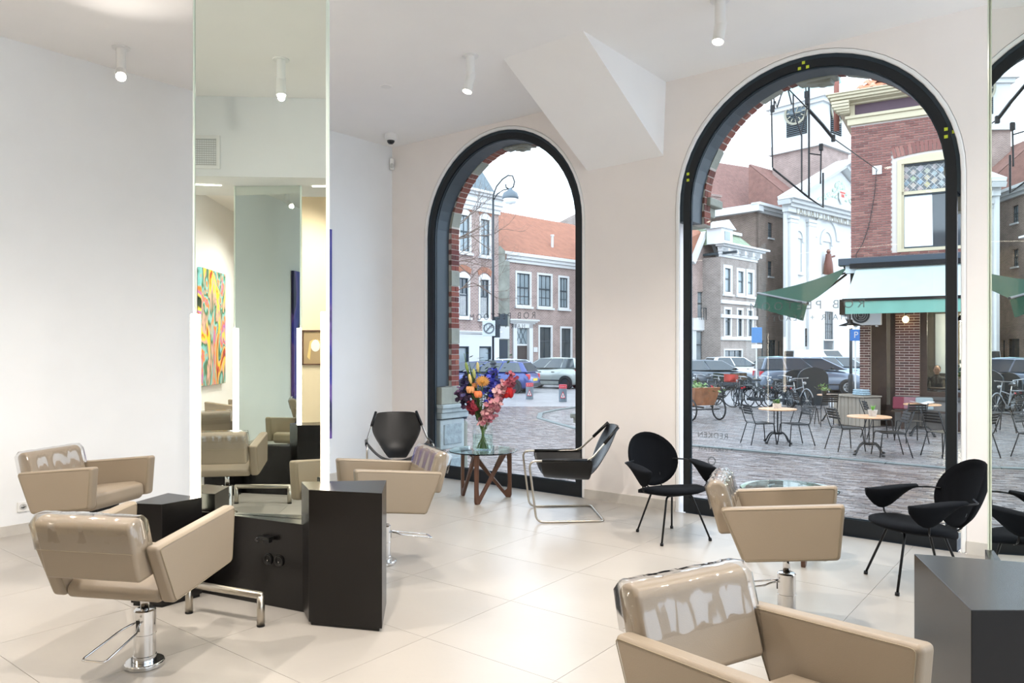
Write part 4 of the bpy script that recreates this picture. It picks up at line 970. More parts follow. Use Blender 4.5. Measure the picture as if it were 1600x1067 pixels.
for w in up+lo:
    n = 9
    for i in range(n):
        t_ = (i+.5)/n; x = w[0]-.05+(w[1]-w[0]+.1)*t_; z = w[3]+.10+.22*(1-(2*t_-1)**2); b.box((x, -.015, z+.14), (.15, .05, .3), R=rotm(0, (t_-.5)*.7, 0))
b.build('window_arch_bricks', island('orange_arch_brick', ['#a06f58', '#93644f', '#a97a66'], .8), f.t, kind='stuff')

# --- window 2: gable house, mansard house
f = Fac('gable_house', 'narrow brick house with white edged pointed gable and blue shop front', 1081, 50, 45)
xa, za = f.uz(1081.5, 411); xr_, _ = f.uz(1125, 411); xp, zp = f.uz(1103, 360)
gw = f.rect(1099, 1108, 400, 452); bw = f.rect(1090, 1118, 457, 497); sw = f.rect(1086, 1117, 515, 580)
f.wall('brick_wall', xa, xr_, f.uz(1100, 514)[1], za, [gw, bw], bk_pink); f.wall('shop_wall', xa, xr_, 0, f.uz(1100, 514)[1], [sw], white_st, -.05)
b = MB(); b.slab([(xa, za), (xr_, za), (xp, zp)], 0, .3); b.build('gable_wall', bk_pink, f.t)
b = MB()
for (p, q) in (((xa-.1, za), (xp, zp+.25)), ((xr_+.1, za), (xp, zp+.25))):
    d = Vector((q[0]-p[0], 0, q[1]-p[1])); b.box(((p[0]+q[0])/2, 0, (p[1]+q[1])/2), (d.length, .5, .28), R=rotm(0, -math.atan2(d.z, d.x), 0))
b.bb(xp-.25, xp+.25, -.2, .3, zp-.1, zp+.7); b.build('gable_edging', M['trimw'], f.t)
f.window(gw, .0, nx=2, nz=3, glass='hglass', sill=True); f.window(bw, .0, nx=4, nz=2, glass='hglass'); f.window(sw, .12, nx=3, nz=2, glass='hglass', split=.35)
b = MB(); b.bb(xa-.05, xr_+.05, -.14, 0, f.uz(1100, 514)[1]-.1, f.uz(1100, 498)[1]); b.build('white_fascia', M['trimw'], f.t)
x, z = f.uz(1110, 508); b = MB(); b.bb(x-.1, x+1.9, -.5, -.42, z-.55, z-.2); b.build('shop_sign', mat('orange_sign', '#e2a36f', .6), f.t)
x, z = f.uz(1099, 398.5); b = MB(); b.box((x, -1.2, z), (.14, 2.6, .16)); b.build('hoisting_beam', M['sash'], f.t)
b = MB(); n = 9
for i in range(n): b.box((bw[0]+(bw[1]-bw[0])*i/(n-1), -.3, bw[2]+.25), (.03, .03, .8))
b.box(((bw[0]+bw[1])/2, -.3, bw[2]+.65), (bw[1]-bw[0], .04, .04)); b.build('balcony_rail', M['sash'], f.t, kind='stuff')
tiled_roof(f, 'roof_tiles', pantile, xa-4.5, xa-.1, za, zp, .1, .0, rows=3)
b = MB(); b.bb(xa-4.5, xa, .1, 6, 0, za); b.build('side_wing', bk_grey, f.t)
b = MB(); b.add([(xa-4.5, .1, za), (xa, .1, za), (xp, .1, zp), (xa-4.5, 3, zp), (xp, 6, zp), (xa-4.5, 6, zp)], [(0, 1, 2, 3), (3, 2, 4, 5)]); b.build('roof_slope', pantile, f.t)
b = MB(); b.bb(xa, xr_, .3, 7, 0, za); b.build('house_body', bk_grey, f.t)
f = Fac('mansard_house', 'grey brick house with white cornice and green slate mansard roof with dormer', 1126, 50, 45)
x1_ = f.uz(1182, 400)[0]; zc = f.uz(1150, 387)[1]; zf = f.uz(1150, 405)[1]
u1 = [f.rect(1130, 1144, 414, 460), f.rect(1150.5, 1164, 419, 462), f.rect(1165.5, 1178.5, 421, 464)]
u2 = [f.rect(1131, 1143, 480, 527), f.rect(1151, 1161, 481, 528), f.rect(1167, 1177, 482, 528)]; u3 = [f.rect(1131, 1160, 545, 565)]
f.wall('brick_wall', 0, x1_, 0, zf, u1+u2+u3, bk_grey)
for w in u1: f.window(w, .22, nx=1, nz=2, glass='hglass')
for w in u2: f.window(w, .15, nx=1, nz=2, glass='hglass_d')
for w in u3: f.window(w, .1, nx=3, nz=1, glass='hglass_d')
for py in (473, 495, 529): z = f.uz(1150, py)[1]; b = MB(); b.bb(0, x1_, -.12, 0, z-.12, z+.12); b.build('band_course', M['trimw'], f.t, bevel=.02)
f.cornice(0, x1_, zf, zc-zf-.25, .2, M['trimw'], 'frieze'); f.cornice(0, x1_, zc-.25, .35, .7, M['trimw'])
b = MB()
for i in range(5): x = .25+(x1_-.5)*i/4; b.bb(x-.12, x+.12, -.5, 0, zf+.25, zc-.25)
b.build('cornice_bracket', M['trimw'], f.t, kind='stuff')
zt = f.uz(1150, 359)[1]
b = MB(); b.add([(0, 0, zc+.1), (x1_, 0, zc+.1), (x1_-.5, 1.2, zt), (0, 1.2, zt), (0, 6, zc), (x1_, 6, zc), (x1_-.5, 5, zt), (0, 5, zt)], [(0, 1, 2, 3), (1, 5, 6, 2), (3, 2, 6, 7), (0, 4, 7, 3), (4, 5, 6, 7)]); b.build('mansard_roof', green_slate, f.t)
b = MB(); b.bb(0, x1_-.4, .9, 1.3, zt-.08, zt+.12); b.build('roof_edge', M['trimw'], f.t)
x, z = f.uz(1134, 375); b = MB(); b.bb(x-.75, x+.75, -.1, 1., zc+.1, z+.75); dm = b.build('dormer', M['trimw'], f.t)
b = MB(); b.bb(x-.35, x+.35, -.13, -.1, zc+.35, z+.55); b.build('pane', M['hglass'], dm); b = MB(); b.slab([(x-1.0, z+.75), (x+1.0, z+.75), (x, z+1.35)], -.25, 1.); b.build('dormer_pediment', M['trimw'], dm)
b = MB(); b.bb(0, x1_, .3, 7, 0, zf); b.build('house_body', bk_grey, f.t)

# --- brick transept of the church
ch_ = thing  # (alias kept short)
f = Fac('church_transept', 'tall brown brick side wing of the church with narrow leaded windows and red tiled roof', 1182, 62, 47)
zt = f.uz(1200, 336)[1]; xr_ = f.uz(1229, 400)[0]
nw = [f.rect(1200, 1207.5, 348, 372), f.rect(1200, 1207, 408, 432), f.rect(1199, 1213, 531, 575), f.rect(1190, 1194, 532, 560), f.rect(1216, 1220, 533, 560)]
f.wall('brick_wall', 0, xr_+1.5, 0, zt, nw, bk_dark)
for w in nw[:2]: f.window(w, .0, nx=3, nz=4, glass='hglass', inset=.2)
for w in nw[2:]: f.window(w, .0, nx=1, nz=1, glass='hglass_d', inset=.2, sill=False)
f.cornice(0, xr_+1.5, zt, .7, .7, M['trimw'])
b = MB(); b.bb(-.0, .3, 0, 22, 0, zt); b.build('dark_side_wall', bk_dark, f.t)
b = MB(); b.bb(-.7, .1, -.6, 22, zt, zt+.6); b.build('side_cornice', M['trimw'], f.t)
b = MB(); b.bb(-.0, xr_+1.5, .3, 22, 0, zt-.1); b.build('wing_body', bk_dark, f.t)
# long nave wall behind the houses with the big tiled roof
f = Fac('church_nave', 'long brick church nave with a huge faded red tiled roof and white eaves', 1040, 66, 62)
za = f.uz(1110, 338)[1]; L = 16
f.wall('brick_wall', -4, L, 0, za, [], bk_grey); f.cornice(-4, L, za, .7, .8, M['trimw'])
zr = f.uz(1150, 262, 7)[1]
tiled_roof(f, 'roof_tiles', pantile_d, -4, L+1, za+.6, zr, 7, -.6, rows=34)
x, z = f.uz(1123, 322, -.3); b = MB(); b.bb(x-.5, x+.5, 0, 1, za+.2, z+.9); b.bb(x-.6, x+.6, -.1, 1.1, z+.9, z+1.1); b.build('chimney', bk_pink, f.t)
# --- white church front
f = Fac('church', 'white plastered church front with pediment, inscription, statue niche and bell tower', 1228, 60, 50)
ctr = f.uz(1311, 250)[0]; wd = 2*ctr; ze = f.uz(1228, 331)[1]; z2 = f.uz(1228, 309)[1]
nl = f.rect(1241.5, 1253, 372, 425); nc = f.rect(1288, 1299, 378, 430); dr = f.rect(1287, 1303, 484, 600); sw_ = f.rect(1257, 1263, 512, 542)
nr = (wd-nl[1], wd-nl[0], nl[2], nl[3]); cs = f.uz(1291, 400)[0]; nc = (cs-.8, cs+.8, nc[2], nc[3])
f.wall('plaster_wall', 0, wd, 0, ze, [nl, nr, nc, dr, sw_], white_st, 0, .24)
for w in (nl, nr, nc):
    b = MB(); r = (w[1]-w[0])/2; b.slab(arc((w[0]+w[1])/2, w[3]-.02, r*1.0, 0, PI, 12), .15, .2)
    b.bb(w[0], w[1], .18, .22, w[2], w[3]); b.build('niche_back', mat('niche_plaster_%d' % len(bpy.data.materials), '#dfe6e6', .8), f.t)
    b = MB(); A = arc((w[0]+w[1])/2, w[3], r, 0, PI, 14); B = arc((w[0]+w[1])/2, w[3], r+.28, 0, PI, 14); ring(b, B, A, -.10, .02); b.bb(w[0]-.3, w[0], -.1, .02, w[3]-.3, w[3]); b.bb(w[1], w[1]+.3, -.1, .02, w[3]-.3, w[3]); b.bb(w[0]-.1, w[1]+.1, -.2, .1, w[2]-.25, w[2]); b.build('niche_moulding', white_st, f.t)
b = MB(); ring(b, arc(cs, nc[3]+.2, 2.3, 0, PI, 20), arc(cs, nc[3]+.2, 1.7, 0, PI, 20), -.12, .02); b.build('great_arch', white_st, f.t)
for i, x in enumerate((.9, nl[1]+1.3, wd-nl[1]-1.3, wd-.9)):
    b = MB(); b.bb(x-.55, x+.55, -.22, 0, 1., ze-.5); b.bb(x-.7, x+.7, -.3, 0, ze-.5, ze-.25); b.bb(x-.62, x+.62, -.26, 0, ze-.8, ze-.7); b.bb(x-.7, x+.7, -.3, 0, 0, 1.); b.build('pilaster', white_st, f.t, bevel=.02)
b = MB(); b.bb(-.2, wd+.2, -.35, .2, ze, z2-.75); b.build('entablature', white_st, f.t)
cu_z = (ze+z2-.75)/2
o = lettering('inscription', 'LAUDATE DOMINUM IN SANCTIS EIUS', ctr, cu_z, .95, f.t, y=-.37, mt=mat('inscription_gold_grey', '#8c8470', .6), ext=.01, track=1.12); o.rotation_euler = (PI/2, 0, 0)
o.scale = (min(1., (wd-2)/o.dimensions.x) if o.dimensions.x else 1, 1, 1)
b = MB()
for i in range(3): e = .25+.3*i; b.bb(-e, wd+e, -.35-e, .2, z2-.75+.25*i, z2-.5+.25*i)
b.build('cornice', white_st, f.t, bevel=.02)
ap = f.uz(1311, 252)[1]
b = MB(); b.slab([(.3, z2), (wd-.3, z2), (ctr, ap-.9)], -.1, .6); b.build('tympanum', white_st, f.t)
b = MB()
for s in (-1, 1):
    d = Vector((ctr+.8, 0, ap-z2)); 
    for k, (hh, yy) in enumerate(((.35, -.8), (.35, -.5))):
        b.box((ctr-s*(ctr+.8)/2, yy/2, z2+(ap-z2)/2-.15-.33*k), (d.length, -yy+.5, hh), R=rotm(0, -s*math.atan2(d.z, d.x), 0))
b.build('raking_cornice', white_st, f.t)
mint = mat('pale_green_stone', '#b9cdbb', .8, bump=.5, bscale=8); b = MB()
for i in range(60):
    a = random.uniform(0, PI); r = random.uniform(.5, 1.0); b.ell((ctr+math.cos(a)*1.5*r, -.15, z2+.9+math.sin(a)*1.5*r), (.16, .12, .16), 6, 4)
for s in (-1, 1):
    for i in range(14): b.ell((ctr+s*(1.6+.17*i), -.15, z2+.3+.35*random.random()+max(0, .7-.05*i)), (.22, .1, .13), 6, 4, R=rotm(0, s*.6, 0))
b.build('carved_wreath', mint, f.t, kind='stuff')
b = MB(); b.slab([(ctr-.45, z2+1.7), (ctr+.45, z2+1.7), (ctr+.45, z2+1.0), (ctr, z2+.5), (ctr-.45, z2+1.0)], -.32, -.2); b.build('shield', mat('shield_white', '#d8dcd8', .7), f.t)
b = MB()
for s in (-1, 0, 1): b.ell((ctr+s*.2, -.33, z2+1.25), (.08, .04, .2), 6, 4)
b.bb(ctr-.45, ctr+.45, -.34, -.32, z2+1.45, z2+1.6); b.build('shield_charge', mat('shield_red', '#b5544a', .7), f.t)
bz = nc[2]
b = MB(); b.lathe([(.0, 0), (.42, 0), (.36, .9), (.28, 1.3), (.22, 1.75), (0, 1.8)], (cs-.3, -.35, bz), 10); b.ell((cs-.3, -.35, bz+1.95), (.17, .17, .2)); b.tube([(cs-.3, -.35, bz+1.4), (cs+.3, -.6, bz+1.6)], .09, 6); b.build('statue', mat('red_brown_statue', '#6b4238', .6), f.t, smooth=True)
x0, x1, z0, z1 = dr; f.window((x0, x1, 2.4+.3, z1), .15, nx=4, nz=3, glass='hglass', sill=False)
b = MB(); b.bb(x0, x1, .1, .2, 0, 2.7+.0); b.build('door_leaf', mat('grey_blue_door', '#5b6770', .6), f.t)
f.window(sw_, .05, nx=2, nz=3, glass='hglass_d', sill=False)
b = MB(); b.bb(-.1, wd+.1, -.35, 0, 0, f.uz(1240, 560)[1]); b.build('plinth', mat('church_plinth', '#8e8a85', .8), f.t)
b = MB(); b.bb(.3, wd-.1, .1, .3, 0, z2-.2); b.bb(6, wd-.1, 1.2, 14, 0, z2-.2); b.build('church_body', white_st, f.t)
tiled_roof(f, 'roof_tiles', pantile_d, 6, wd+.1, z2-.4, z2+5, 6, 1.2, rows=20)
# tower
tx = f.uz(1285, 200, 1.5)[0]; zb = f.uz(1285, 218, 1.5)[1]; zt = f.uz(1285, 152, 1.5)[1]; sz = 4.9
b = MB(); b.bb(tx, tx+sz, 1.5, 1.5+sz, z2-1, zb-.5); b.build('tower_brick_base', bk_pink, f.t)
b = MB(); b.bb(tx-.3, tx+sz+.3, 1.2, 1.8+sz, zb-.5, zb); b.bb(tx-.15, tx+sz+.15, 1.35, 1.65+sz, zb, zb+.3); b.build('tower_cornice', white_st, f.t)
b = MB(); b.bb(tx, tx+sz, 1.5, 1.5+sz, zb, zt); b.build('tower_shaft', white_st, f.t, bevel=.0)
b = MB(); b.bb(tx-.5, tx+sz+.5, 1.0, 2.0+sz, zt, zt+.7); b.bb(tx-.25, tx+sz+.25, 1.25, 1.75+sz, zt-.35, zt); b.build('tower_cornice', white_st, f.t)
cxm, cym = tx+sz/2, 1.5+sz/2
b = MB(); b.lathe([(2.6, 0), (2.6, 1.6), (2.8, 1.7), (2.8, 2.0)], (cxm, cym, zt+.7), 8); b.build('tower_drum', mat('copper_green', '#a9c4c2', .6, var=.15), f.t)
b = MB(); b.lathe([(2.7, 0), (2.5, .9), (2.0, 1.8), (1.1, 2.5), (.4, 2.9), (.3, 4.5), (0, 5.2)], (cxm, cym, zt+2.7), 16); b.build('tower_dome', mat('copper_green_dome', '#9dbdbb', .6, var=.15), f.t, smooth=True)
for side in (0, 1):
    Mx = Matrix.Translation((cxm, 1.5, 0)) if side == 0 else Matrix.Translation((tx, cym, 0)) @ Matrix.Rotation(-PI/2, 4, 'Z')
    za_, zb_ = zb+.9, zb+2.9
    b = MB(); b.bb(-1.0, 1.0, -.03, .0, za_, zb_); v = b.v; b.v = [tuple(Mx @ Vector(p)) for p in v]; lv = b.build('louvre_opening', M['dark'], f.t)
    b = MB()
    for i in range(11): b.box((0, -.09, za_+.1+i*.18), (1.9, .14, .05), R=rotm(.5))
    b.v = [tuple(Mx @ Vector(p)) for p in b.v]; b.build('louvre_slats', slate, lv, kind='stuff')
    b = MB(); ring(b, arc(0, zb_+.1, 1.15, 0, 2*PI, 24)[:-1], arc(0, zb_+.1, .95, 0, 2*PI, 24)[:-1], -.22, -.12, closed=True)
    for i in range(12):
        a = 2*PI*i/12; b.box((math.cos(a)*.75, -.2, zb_+.1+math.sin(a)*.75), (.3, .05, .09), R=rotm(0, -a, 0))
    b.box((.15, -.24, zb_+.3), (.08, .03, .7), R=rotm(0, .4, 0)); b.box((.2, -.24, zb_), (.55, .03, .08)); b.v = [tuple(Mx @ Vector(p)) for p in b.v]; b.build('clock', mat('clock_gold_%d' % side, '#8d8877', .6), lv)
    b = MB(); b.slab(arc(0, zb_, 1.0, 0, PI, 12), -.11, -.02); b.v = [tuple(Mx @ Vector(p)) for p in b.v]; b.build('clock_back', slate, lv)

# ---------------------------------------------------------------- cafe on the corner
f = Fac('cafe_building', 'red brick corner cafe with cream cornice, mint awning and dark brick piers', 1329.5, 19.66, 121.1)
XE = 6.5
z_tr = f.uz(1400, 187)[1]; z_fa = f.uz(1400, 402)[1]
wn_ = (f.uz(1402, 300)[0], f.uz(1402, 300)[0]+1.75, f.uz(1440, 392)[1], f.uz(1440, 247)[1])
cm = mat('cream_paint', '#b9ae93', .6, var=.05); f.wall('mortar_wall', 0, XE, z_fa, z_tr, [wn_], mat('cafe_mortar', '#c2bab2', .9), .012, .3)
cafe_brick = island('cafe_brick', ['#7a504a', '#855951', '#6f4843', '#8e6359', '#80554e', '#643f3b'], .8, .4, 40)
ind = 0; restb = MB(); bw, bh = .21, .062; rr = int((z_tr-z_fa)/bh)
for j in range(rr):
    z = z_fa+(j+.5)*bh
    for i in range(-1, 34):
        x = i*bw+(bw/2 if j % 2 else 0)+bw/2; xa, xb = max(0, x-bw/2+.005), min(XE, x+bw/2-.005)
        if xb-xa < .03: continue
        if z > wn_[2]-.03 and z < wn_[3]+.36 and xb > wn_[0]-.12 and xa < wn_[1]+.12:
            if xa < wn_[0]-.12: xb = wn_[0]-.125
            elif xb > wn_[1]+.12: xa = wn_[1]+.125
            else: continue
            if xb-xa < .02 or z > wn_[3]+.33: 
                if not z > wn_[3]+.33: continue
        vis = x < 2.9
        if vis and ind < 285 and not (ind > 0 and False):
            if (i*7+j*3) % 2 == 0 or True:
                q = MB(); q.box((0, 0, 0), (xb-xa-.003, .03, bh-.013)); q.build('brick', cafe_brick, f.t, loc=((xa+xb)/2, random.uniform(-.001, .003), z)); ind += 1; continue
        restb.box(((xa+xb)/2, random.uniform(-.001, .003), z), (xb-xa-.003, .03, bh-.013))
restb.build('brick_field', cafe_brick, f.t, kind='stuff')
n = 22
for i in range(n):
    t_ = (i+.5)/n; x = wn_[0]-.12+(wn_[1]-wn_[0]+.24)*t_; z = wn_[3]+.20+.10*(1-(2*t_-1)**2)
    q = MB(); q.box((0, 0, 0), (.078, .035, .27)); o = q.build('arch_brick', cafe_brick, f.t, loc=(x, -.002, z)); o.rotation_euler = (0, (t_-.5)*.5, 0)
o = f.window(wn_, .10, nx=1, nz=2, arch=.10, glass='hglass_d', sill=False, mt='trimw', split=.36); o.data.materials[0] = cm
x0, x1, z0, z1 = wn_; zs = z0+(z1-z0)*.64
b = MB(); b.bb(x0+.1, x1-.1, .02, .10, zs-.04, zs+.04); b.bb(x0+.10, x0+.15, .02, .1, z0+.08, z1-.1); b.build('meeting_rail', cm, o)
leadc = ['#8a9a7d', '#9c8f9e', '#a39a77', '#7d93a0', '#6e7a80', '#a58f86']
lead = MB(); k = 0
for s in (-1, 1):
    for i in range(-9, 18):
        a = Vector((x0+.1+i*.17, zs+.04)); d = Vector((s, 1.1)); seg = []
        for t_ in [q/40 for q in range(0, 41)]:
            p = a+d*t_*.9
            if x0+.1 < p.x < x1-.1 and zs+.04 < p.y < z1-.1: seg.append(p)
        if len(seg) > 1: lead.tube([(seg[0].x, .088, seg[0].y), (seg[-1].x, .088, seg[-1].y)], .005, 4)
lead.build('lead_cames', M['grille'], o, kind='stuff')
q = MB()
for i in range(10):
    for j in range(5):
        cx_, cz_ = x0+.2+i*.155, zs+.1+j*.17+(.085 if i % 2 else 0)
        if cx_ < x1-.18 and cz_ < z1-.2 and cx_ < x0+1.0: q.add([(cx_-.075, .092, cz_), (cx_, .092, cz_-.082), (cx_+.075, .092, cz_), (cx_, .092, cz_+.082)], [(0, 1, 2, 3)])
q.build('coloured_glass', island('leaded_glass', leadc, .2, .0), o, kind='stuff')
q = MB(); nn = 14
for i in range(nn): q.add([(x0+.16+.045*i, .085+.012*(i % 2), z0+.1), (x0+.16+.045*(i+1), .085+.012*((i+1) % 2), z0+.1), (x0+.16+.045*(i+1)*.97, .085+.012*((i+1) % 2), zs-.05), (x0+.16+.045*i*.97, .085+.012*(i % 2), zs-.05)], [(0, 1, 2, 3)])
q.build('curtain', M['curtain'], o, smooth=True)
# cream entablature, gutter cornice and tiled roof
z1c = f.uz(1400, 158)[1]
zA = f.uz(1340, 197)[1]; b = MB(); b.bb(-.08, XE, -.08, .1, z_tr, z_tr+.16); b.bb(-.13, XE, -.13, .1, z_tr+.16, z_tr+.24); b.build('architrave', cm, f.t, bevel=.01)
b = MB(); b.bb(0, XE, -.02, .1, z_tr+.24, z_tr+.52); b.build('frieze_panel', mat('aubergine_panel', '#4b3440', .5), f.t)
b = MB()
for x in (0.04, 2.22, 4.4): b.bb(x-.06, x+.06, -.07, .05, z_tr+.24, z_tr+.52)
b.build('frieze_post', cm, f.t, kind='stuff')
b = MB(); z = z_tr+.52
for (dz0, dz1, e) in ((0, .05, .14), (.05, .09, .36), (.09, .16, .44), (.16, .22, .50), (.22, .25, .54)): b.bb(-e, XE, -e, .2, z+dz0, z+dz1)
b.build('cornice', cm, f.t, bevel=.012)
b = MB()
for k_ in range(6): a = k_/5*PI/2; b.bb(-.16-.26*math.sin(a), 0, -.16-.26*math.sin(a), 0, z-.24+.24*(1-math.cos(a)), z-.24+.24*(1-math.cos(a))+.06)
b.build('corner_corbel', cm, f.t)
zr0 = z+.25; pt = island('new_pantile', ['#b57556', '#a96b4e', '#c08262'], .5, .2, 20)
for j in range(4):
    for i in range(12):
        x = .3+j*.12+i*.30; m_ = MB(); vs = []
        for r in (0, 1):
            for k_ in range(7): u_ = k_/6; vs.append((-.15+.30*u_, .0+.42*r, .26*r+.045*math.sin(u_*2*PI)+.05-.05*r))
        m_.add(vs, [(k_, k_+1, 8+k_, 7+k_) for k_ in range(6)]); m_.add([(v[0], v[1], v[2]-.02) for v in vs[:7]]+vs[:7], [(k_, k_+1, 8+k_, 7+k_) for k_ in range(6)]); m_.build('roof_tile', pt, f.t, loc=(x, -.35+j*.34, zr0+j*.22), smooth=True)
b = MB(); b.add([(.1, -.4, zr0-.03), (XE, -.4, zr0-.03), (XE, 2.5, zr0+1.9), (1.6, 2.5, zr0+1.9), (.1, 4, zr0-.03)], [(0, 1, 2, 3), (0, 3, 4)]); b.build('roof_body', mat('roof_underlay', '#b9714e', .8), f.t)
# fascia, light strip, wall anchor with cable
b = MB(); b.bb(-.28, XE, -.22, .1, z_fa-.16, z_fa+.02); b.build('fascia_ledge', mat('lead_fascia', '#3d4750', .4, metal=.3), f.t, bevel=.008)
b = MB(); b.bb(-.12, XE, -.12, .1, z_fa-.36, z_fa-.16); b.build('fascia_board', mat('pale_fascia', '#c9d4d4', .5), f.t)
x, z = f.uz(1370.5, 266); b = MB(); b.bb(x-.11, x+.11, -.035, 0, z-.11, z+.11); b.tube([(x, -.03, z), (x, -.12, z)], .02, 8); b.ell((x, -.14, z), (.04, .04, .04), 8, 6); b.build('cable_anchor', M['grille'], f.t)
pts = [(x, -.14, z-.02), (x-.03, -.06, z-.28), (x-.05, -.05, z-.6), (x-.18, -.05, z-1.4), (x-.34, -.05, z-1.9), (x-.5, -.05, z-2.15), (x-.47, -.05, z-2.3)]
b = MB(); b.tube(fillet(pts, .15, 4), .010, 6); b.build('hanging_cable', M['rod'], f.t)
# mint awning
za = f.uz(1400, 416)[1]; zb = f.uz(1335, 466, -1.2)[1]
gm_ = mat('mint_awning', '#a3b0ab', .65, var=.04); gd = mat('dark_green_awning', '#1c3b2c', .9, var=.08, spec=.1)
y1_ = -1.25; zb_ = f.uz(1400, 465, y1_)[1]; zc_ = f.uz(1400, 489, y1_)[1]
aw = thing('awning', 'pale mint green awning over the cafe front', 'awning', tuple(f.t.location), f.t.rotation_euler[2])
b = MB(); b.add([(.15, -.14, za), (XE, -.14, za), (XE, y1_, zb_), (.02, y1_, zb_), (.15, -.14, za-.02), (XE, -.14, za-.02), (XE, y1_, zb_-.02), (.02, y1_, zb_-.02)], [(0, 1, 2, 3), (4, 7, 6, 5), (0, 3, 7, 4), (3, 2, 6, 7)]); b.build('canopy', gm_, aw)
b = MB(); nn = 40; vs = []
for i in range(nn+1): x = .02+(XE-.02)*i/nn; vs += [(x, y1_-.02, zb_-.03), (x, y1_-.02-.02*math.sin(i*1.3), zc_)]
b.add(vs, [(2*i, 2*i+2, 2*i+3, 2*i+1) for i in range(nn)]); b.build('valance', mat('mint_valance', '#6c9c8d', .7, var=.06), aw, smooth=True)
b = MB(); b.bb(-.05, XE, y1_-.05, y1_+.03, zb_-.06, zb_+.01); b.build('front_bar', M['rod'], aw)
b = MB(); b.bb(.0, XE, -.26, -.1, za-.02, za+.10); b.build('roller_box', M['rod'], aw)
b = MB(); b.tube([(.4, -.2, za-.1), (1.2, -.6, (za+zb_)/2-.1), (.5, y1_+.05, zb_-.04)], .025, 6); b.build('folding_arm', M['rod'], aw)
# dark green awning along the side street
P1 = f.t.matrix_basis if False else None
hz = hang(121.1); ca, sa = math.cos(hz), math.sin(hz); ox, oy = f.t.location[0], f.t.location[1]
def f2w(x, y, z): return (ox+ca*x-sa*y, oy+sa*x+ca*y, z+ZG)
tipA = at(1180, 469, 22.5); tipB = at(1262, 478, 17.5); tA = at(1183, 469.5, 22.); 
rootA = Vector(f2w(-.15, 1.2+3.5, za+.0)); rootB = Vector(f2w(-.1, .1, za-.05))
frontR = at(1262, 474, 18.2); frontL = at(1184, 458, 22.5); rootR = Vector(f2w(-.12, .05, za)); rootL = at(1325, 417, 24.5)
aw2 = thing('awning', 'dark green awning stretched over the side terrace, left of the mint one', 'awning', (0, 0, 0))
b = MB(); n_ = 8; V = []
for i in range(n_+1):
    t_ = i/n_
    for j in range(n_+1):
        s_ = j/n_; p = (rootR*(1-t_)+rootL*t_)*(1-s_)+(frontR*(1-t_)+frontL*t_)*s_; p = p-Vector((0, 0, .10*math.sin(PI*s_))); V.append(p)
b.add(V, [(i*(n_+1)+j, i*(n_+1)+j+1, (i+1)*(n_+1)+j+1, (i+1)*(n_+1)+j) for i in range(n_) for j in range(n_)]); b.build('canopy', gd, aw2, smooth=True)
b = MB(); V = []
for i in range(21):
    t_ = i/20; p = frontR*(1-t_)+frontL*t_; o_ = Vector((ca, sa, 0))*(-.10-.02*math.sin(i*1.7)); V += [p, p+o_+Vector((0, 0, -.42))]
b.add(V, [(2*i, 2*i+1, 2*i+3, 2*i+2) for i in range(20)]); b.build('valance', gd, aw2, smooth=True)
b = MB(); b.tube([frontR, frontL], .035, 6); b.build('front_bar', M['rod'], aw2)
b = MB(); b.tube([rootR+Vector((0, 0, .05)), rootL+Vector((0, 0, .05))], .07, 6); b.build('roller_box', M['rod'], aw2)
for t_ in (.08, .75):
    r0 = rootR*(1-t_)+rootL*t_-Vector((0, 0, .15)); f0 = frontR*(1-t_)+frontL*t_-Vector((0, 0, .03)); mid = r0*.45+f0*.55+(rootL-rootR)*.16+Vector((0, 0, -.06)); b = MB(); b.tube([r0, mid, f0], .03, 6); b.build('folding_arm', M['rod'], aw2)
# ground floor: dark brick piers with pale joints, recessed shop windows, grey wall
zh = f.uz(1400, 486)[1]
dkb = island('pier_brick', ['#4a2c28', '#5a3832', '#3d2523', '#63403a', '#4f302c'], .6, .3, 40); pm_ = mat('pier_joint', '#cfc6ba', .9)
def pier(x0, x1, z0, z1, y0, y1, mxn, side=True):
    b = MB(); b.bb(x0+.012, x1-.012, y0+.012, y1, z0, z1); o = b.build('pier_core', pm_, f.t)
    j = 0; z = z0; restp = MB(); c_ = 0
    while z < z1-.03:
        xs = [x0]; w = .215 if True else .1
        x = x0+(.1075 if j % 2 else .215)
        while x < x1-.03: xs.append(x); x += .215
        xs.append(x1)
        for a, c in zip(xs[:-1], xs[1:]):
            q = MB() if c_ < mxn else restp
            if c_ < mxn: q.box((0, 0, 0), (c-a-.010, .10, .052)); q.build('pier_brick', dkb, f.t, loc=((a+c)/2, y0+.05, z+.031))
            else: q.box(((a+c)/2, y0+.05, z+.031), (c-a-.010, .10, .052))
            c_ += 1
        z += .066; j += 1
    if restp.v: restp.build('pier_brick_field', dkb, f.t, kind='stuff')
xA0, xA1 = f.uz(1343, 580)[0], f.uz(1360, 580)[0]; xB0, xB1 = f.uz(1398, 580)[0], f.uz(1437, 580)[0]
pier(xA0, xA1, 0, zh+.5, .0, .3, 90); pier(xB0, xB1, .75, zh+.5, .05, .35, 130)
b = MB(); b.bb(xB0-.0, XE, .02, .4, 0, .75); b.build('low_grey_wall', mat('grey_render', '#7a7672', .85, var=.1), f.t)
b = MB(); b.bb(xB0, XE, -.06, .1, .72, .80); b.build('wall_coping', mat('coping_dark', '#4a4846', .6), f.t)
b = MB(); b.bb(.0, XE, -.0, .35, zh+.5, z_fa-.15); b.build('lintel_wall', mat('dark_lintel', '#3b3733', .8), f.t)
dkw = mat('dark_brown_wood', '#3a2a22', .45, var=.2, vscale=8)
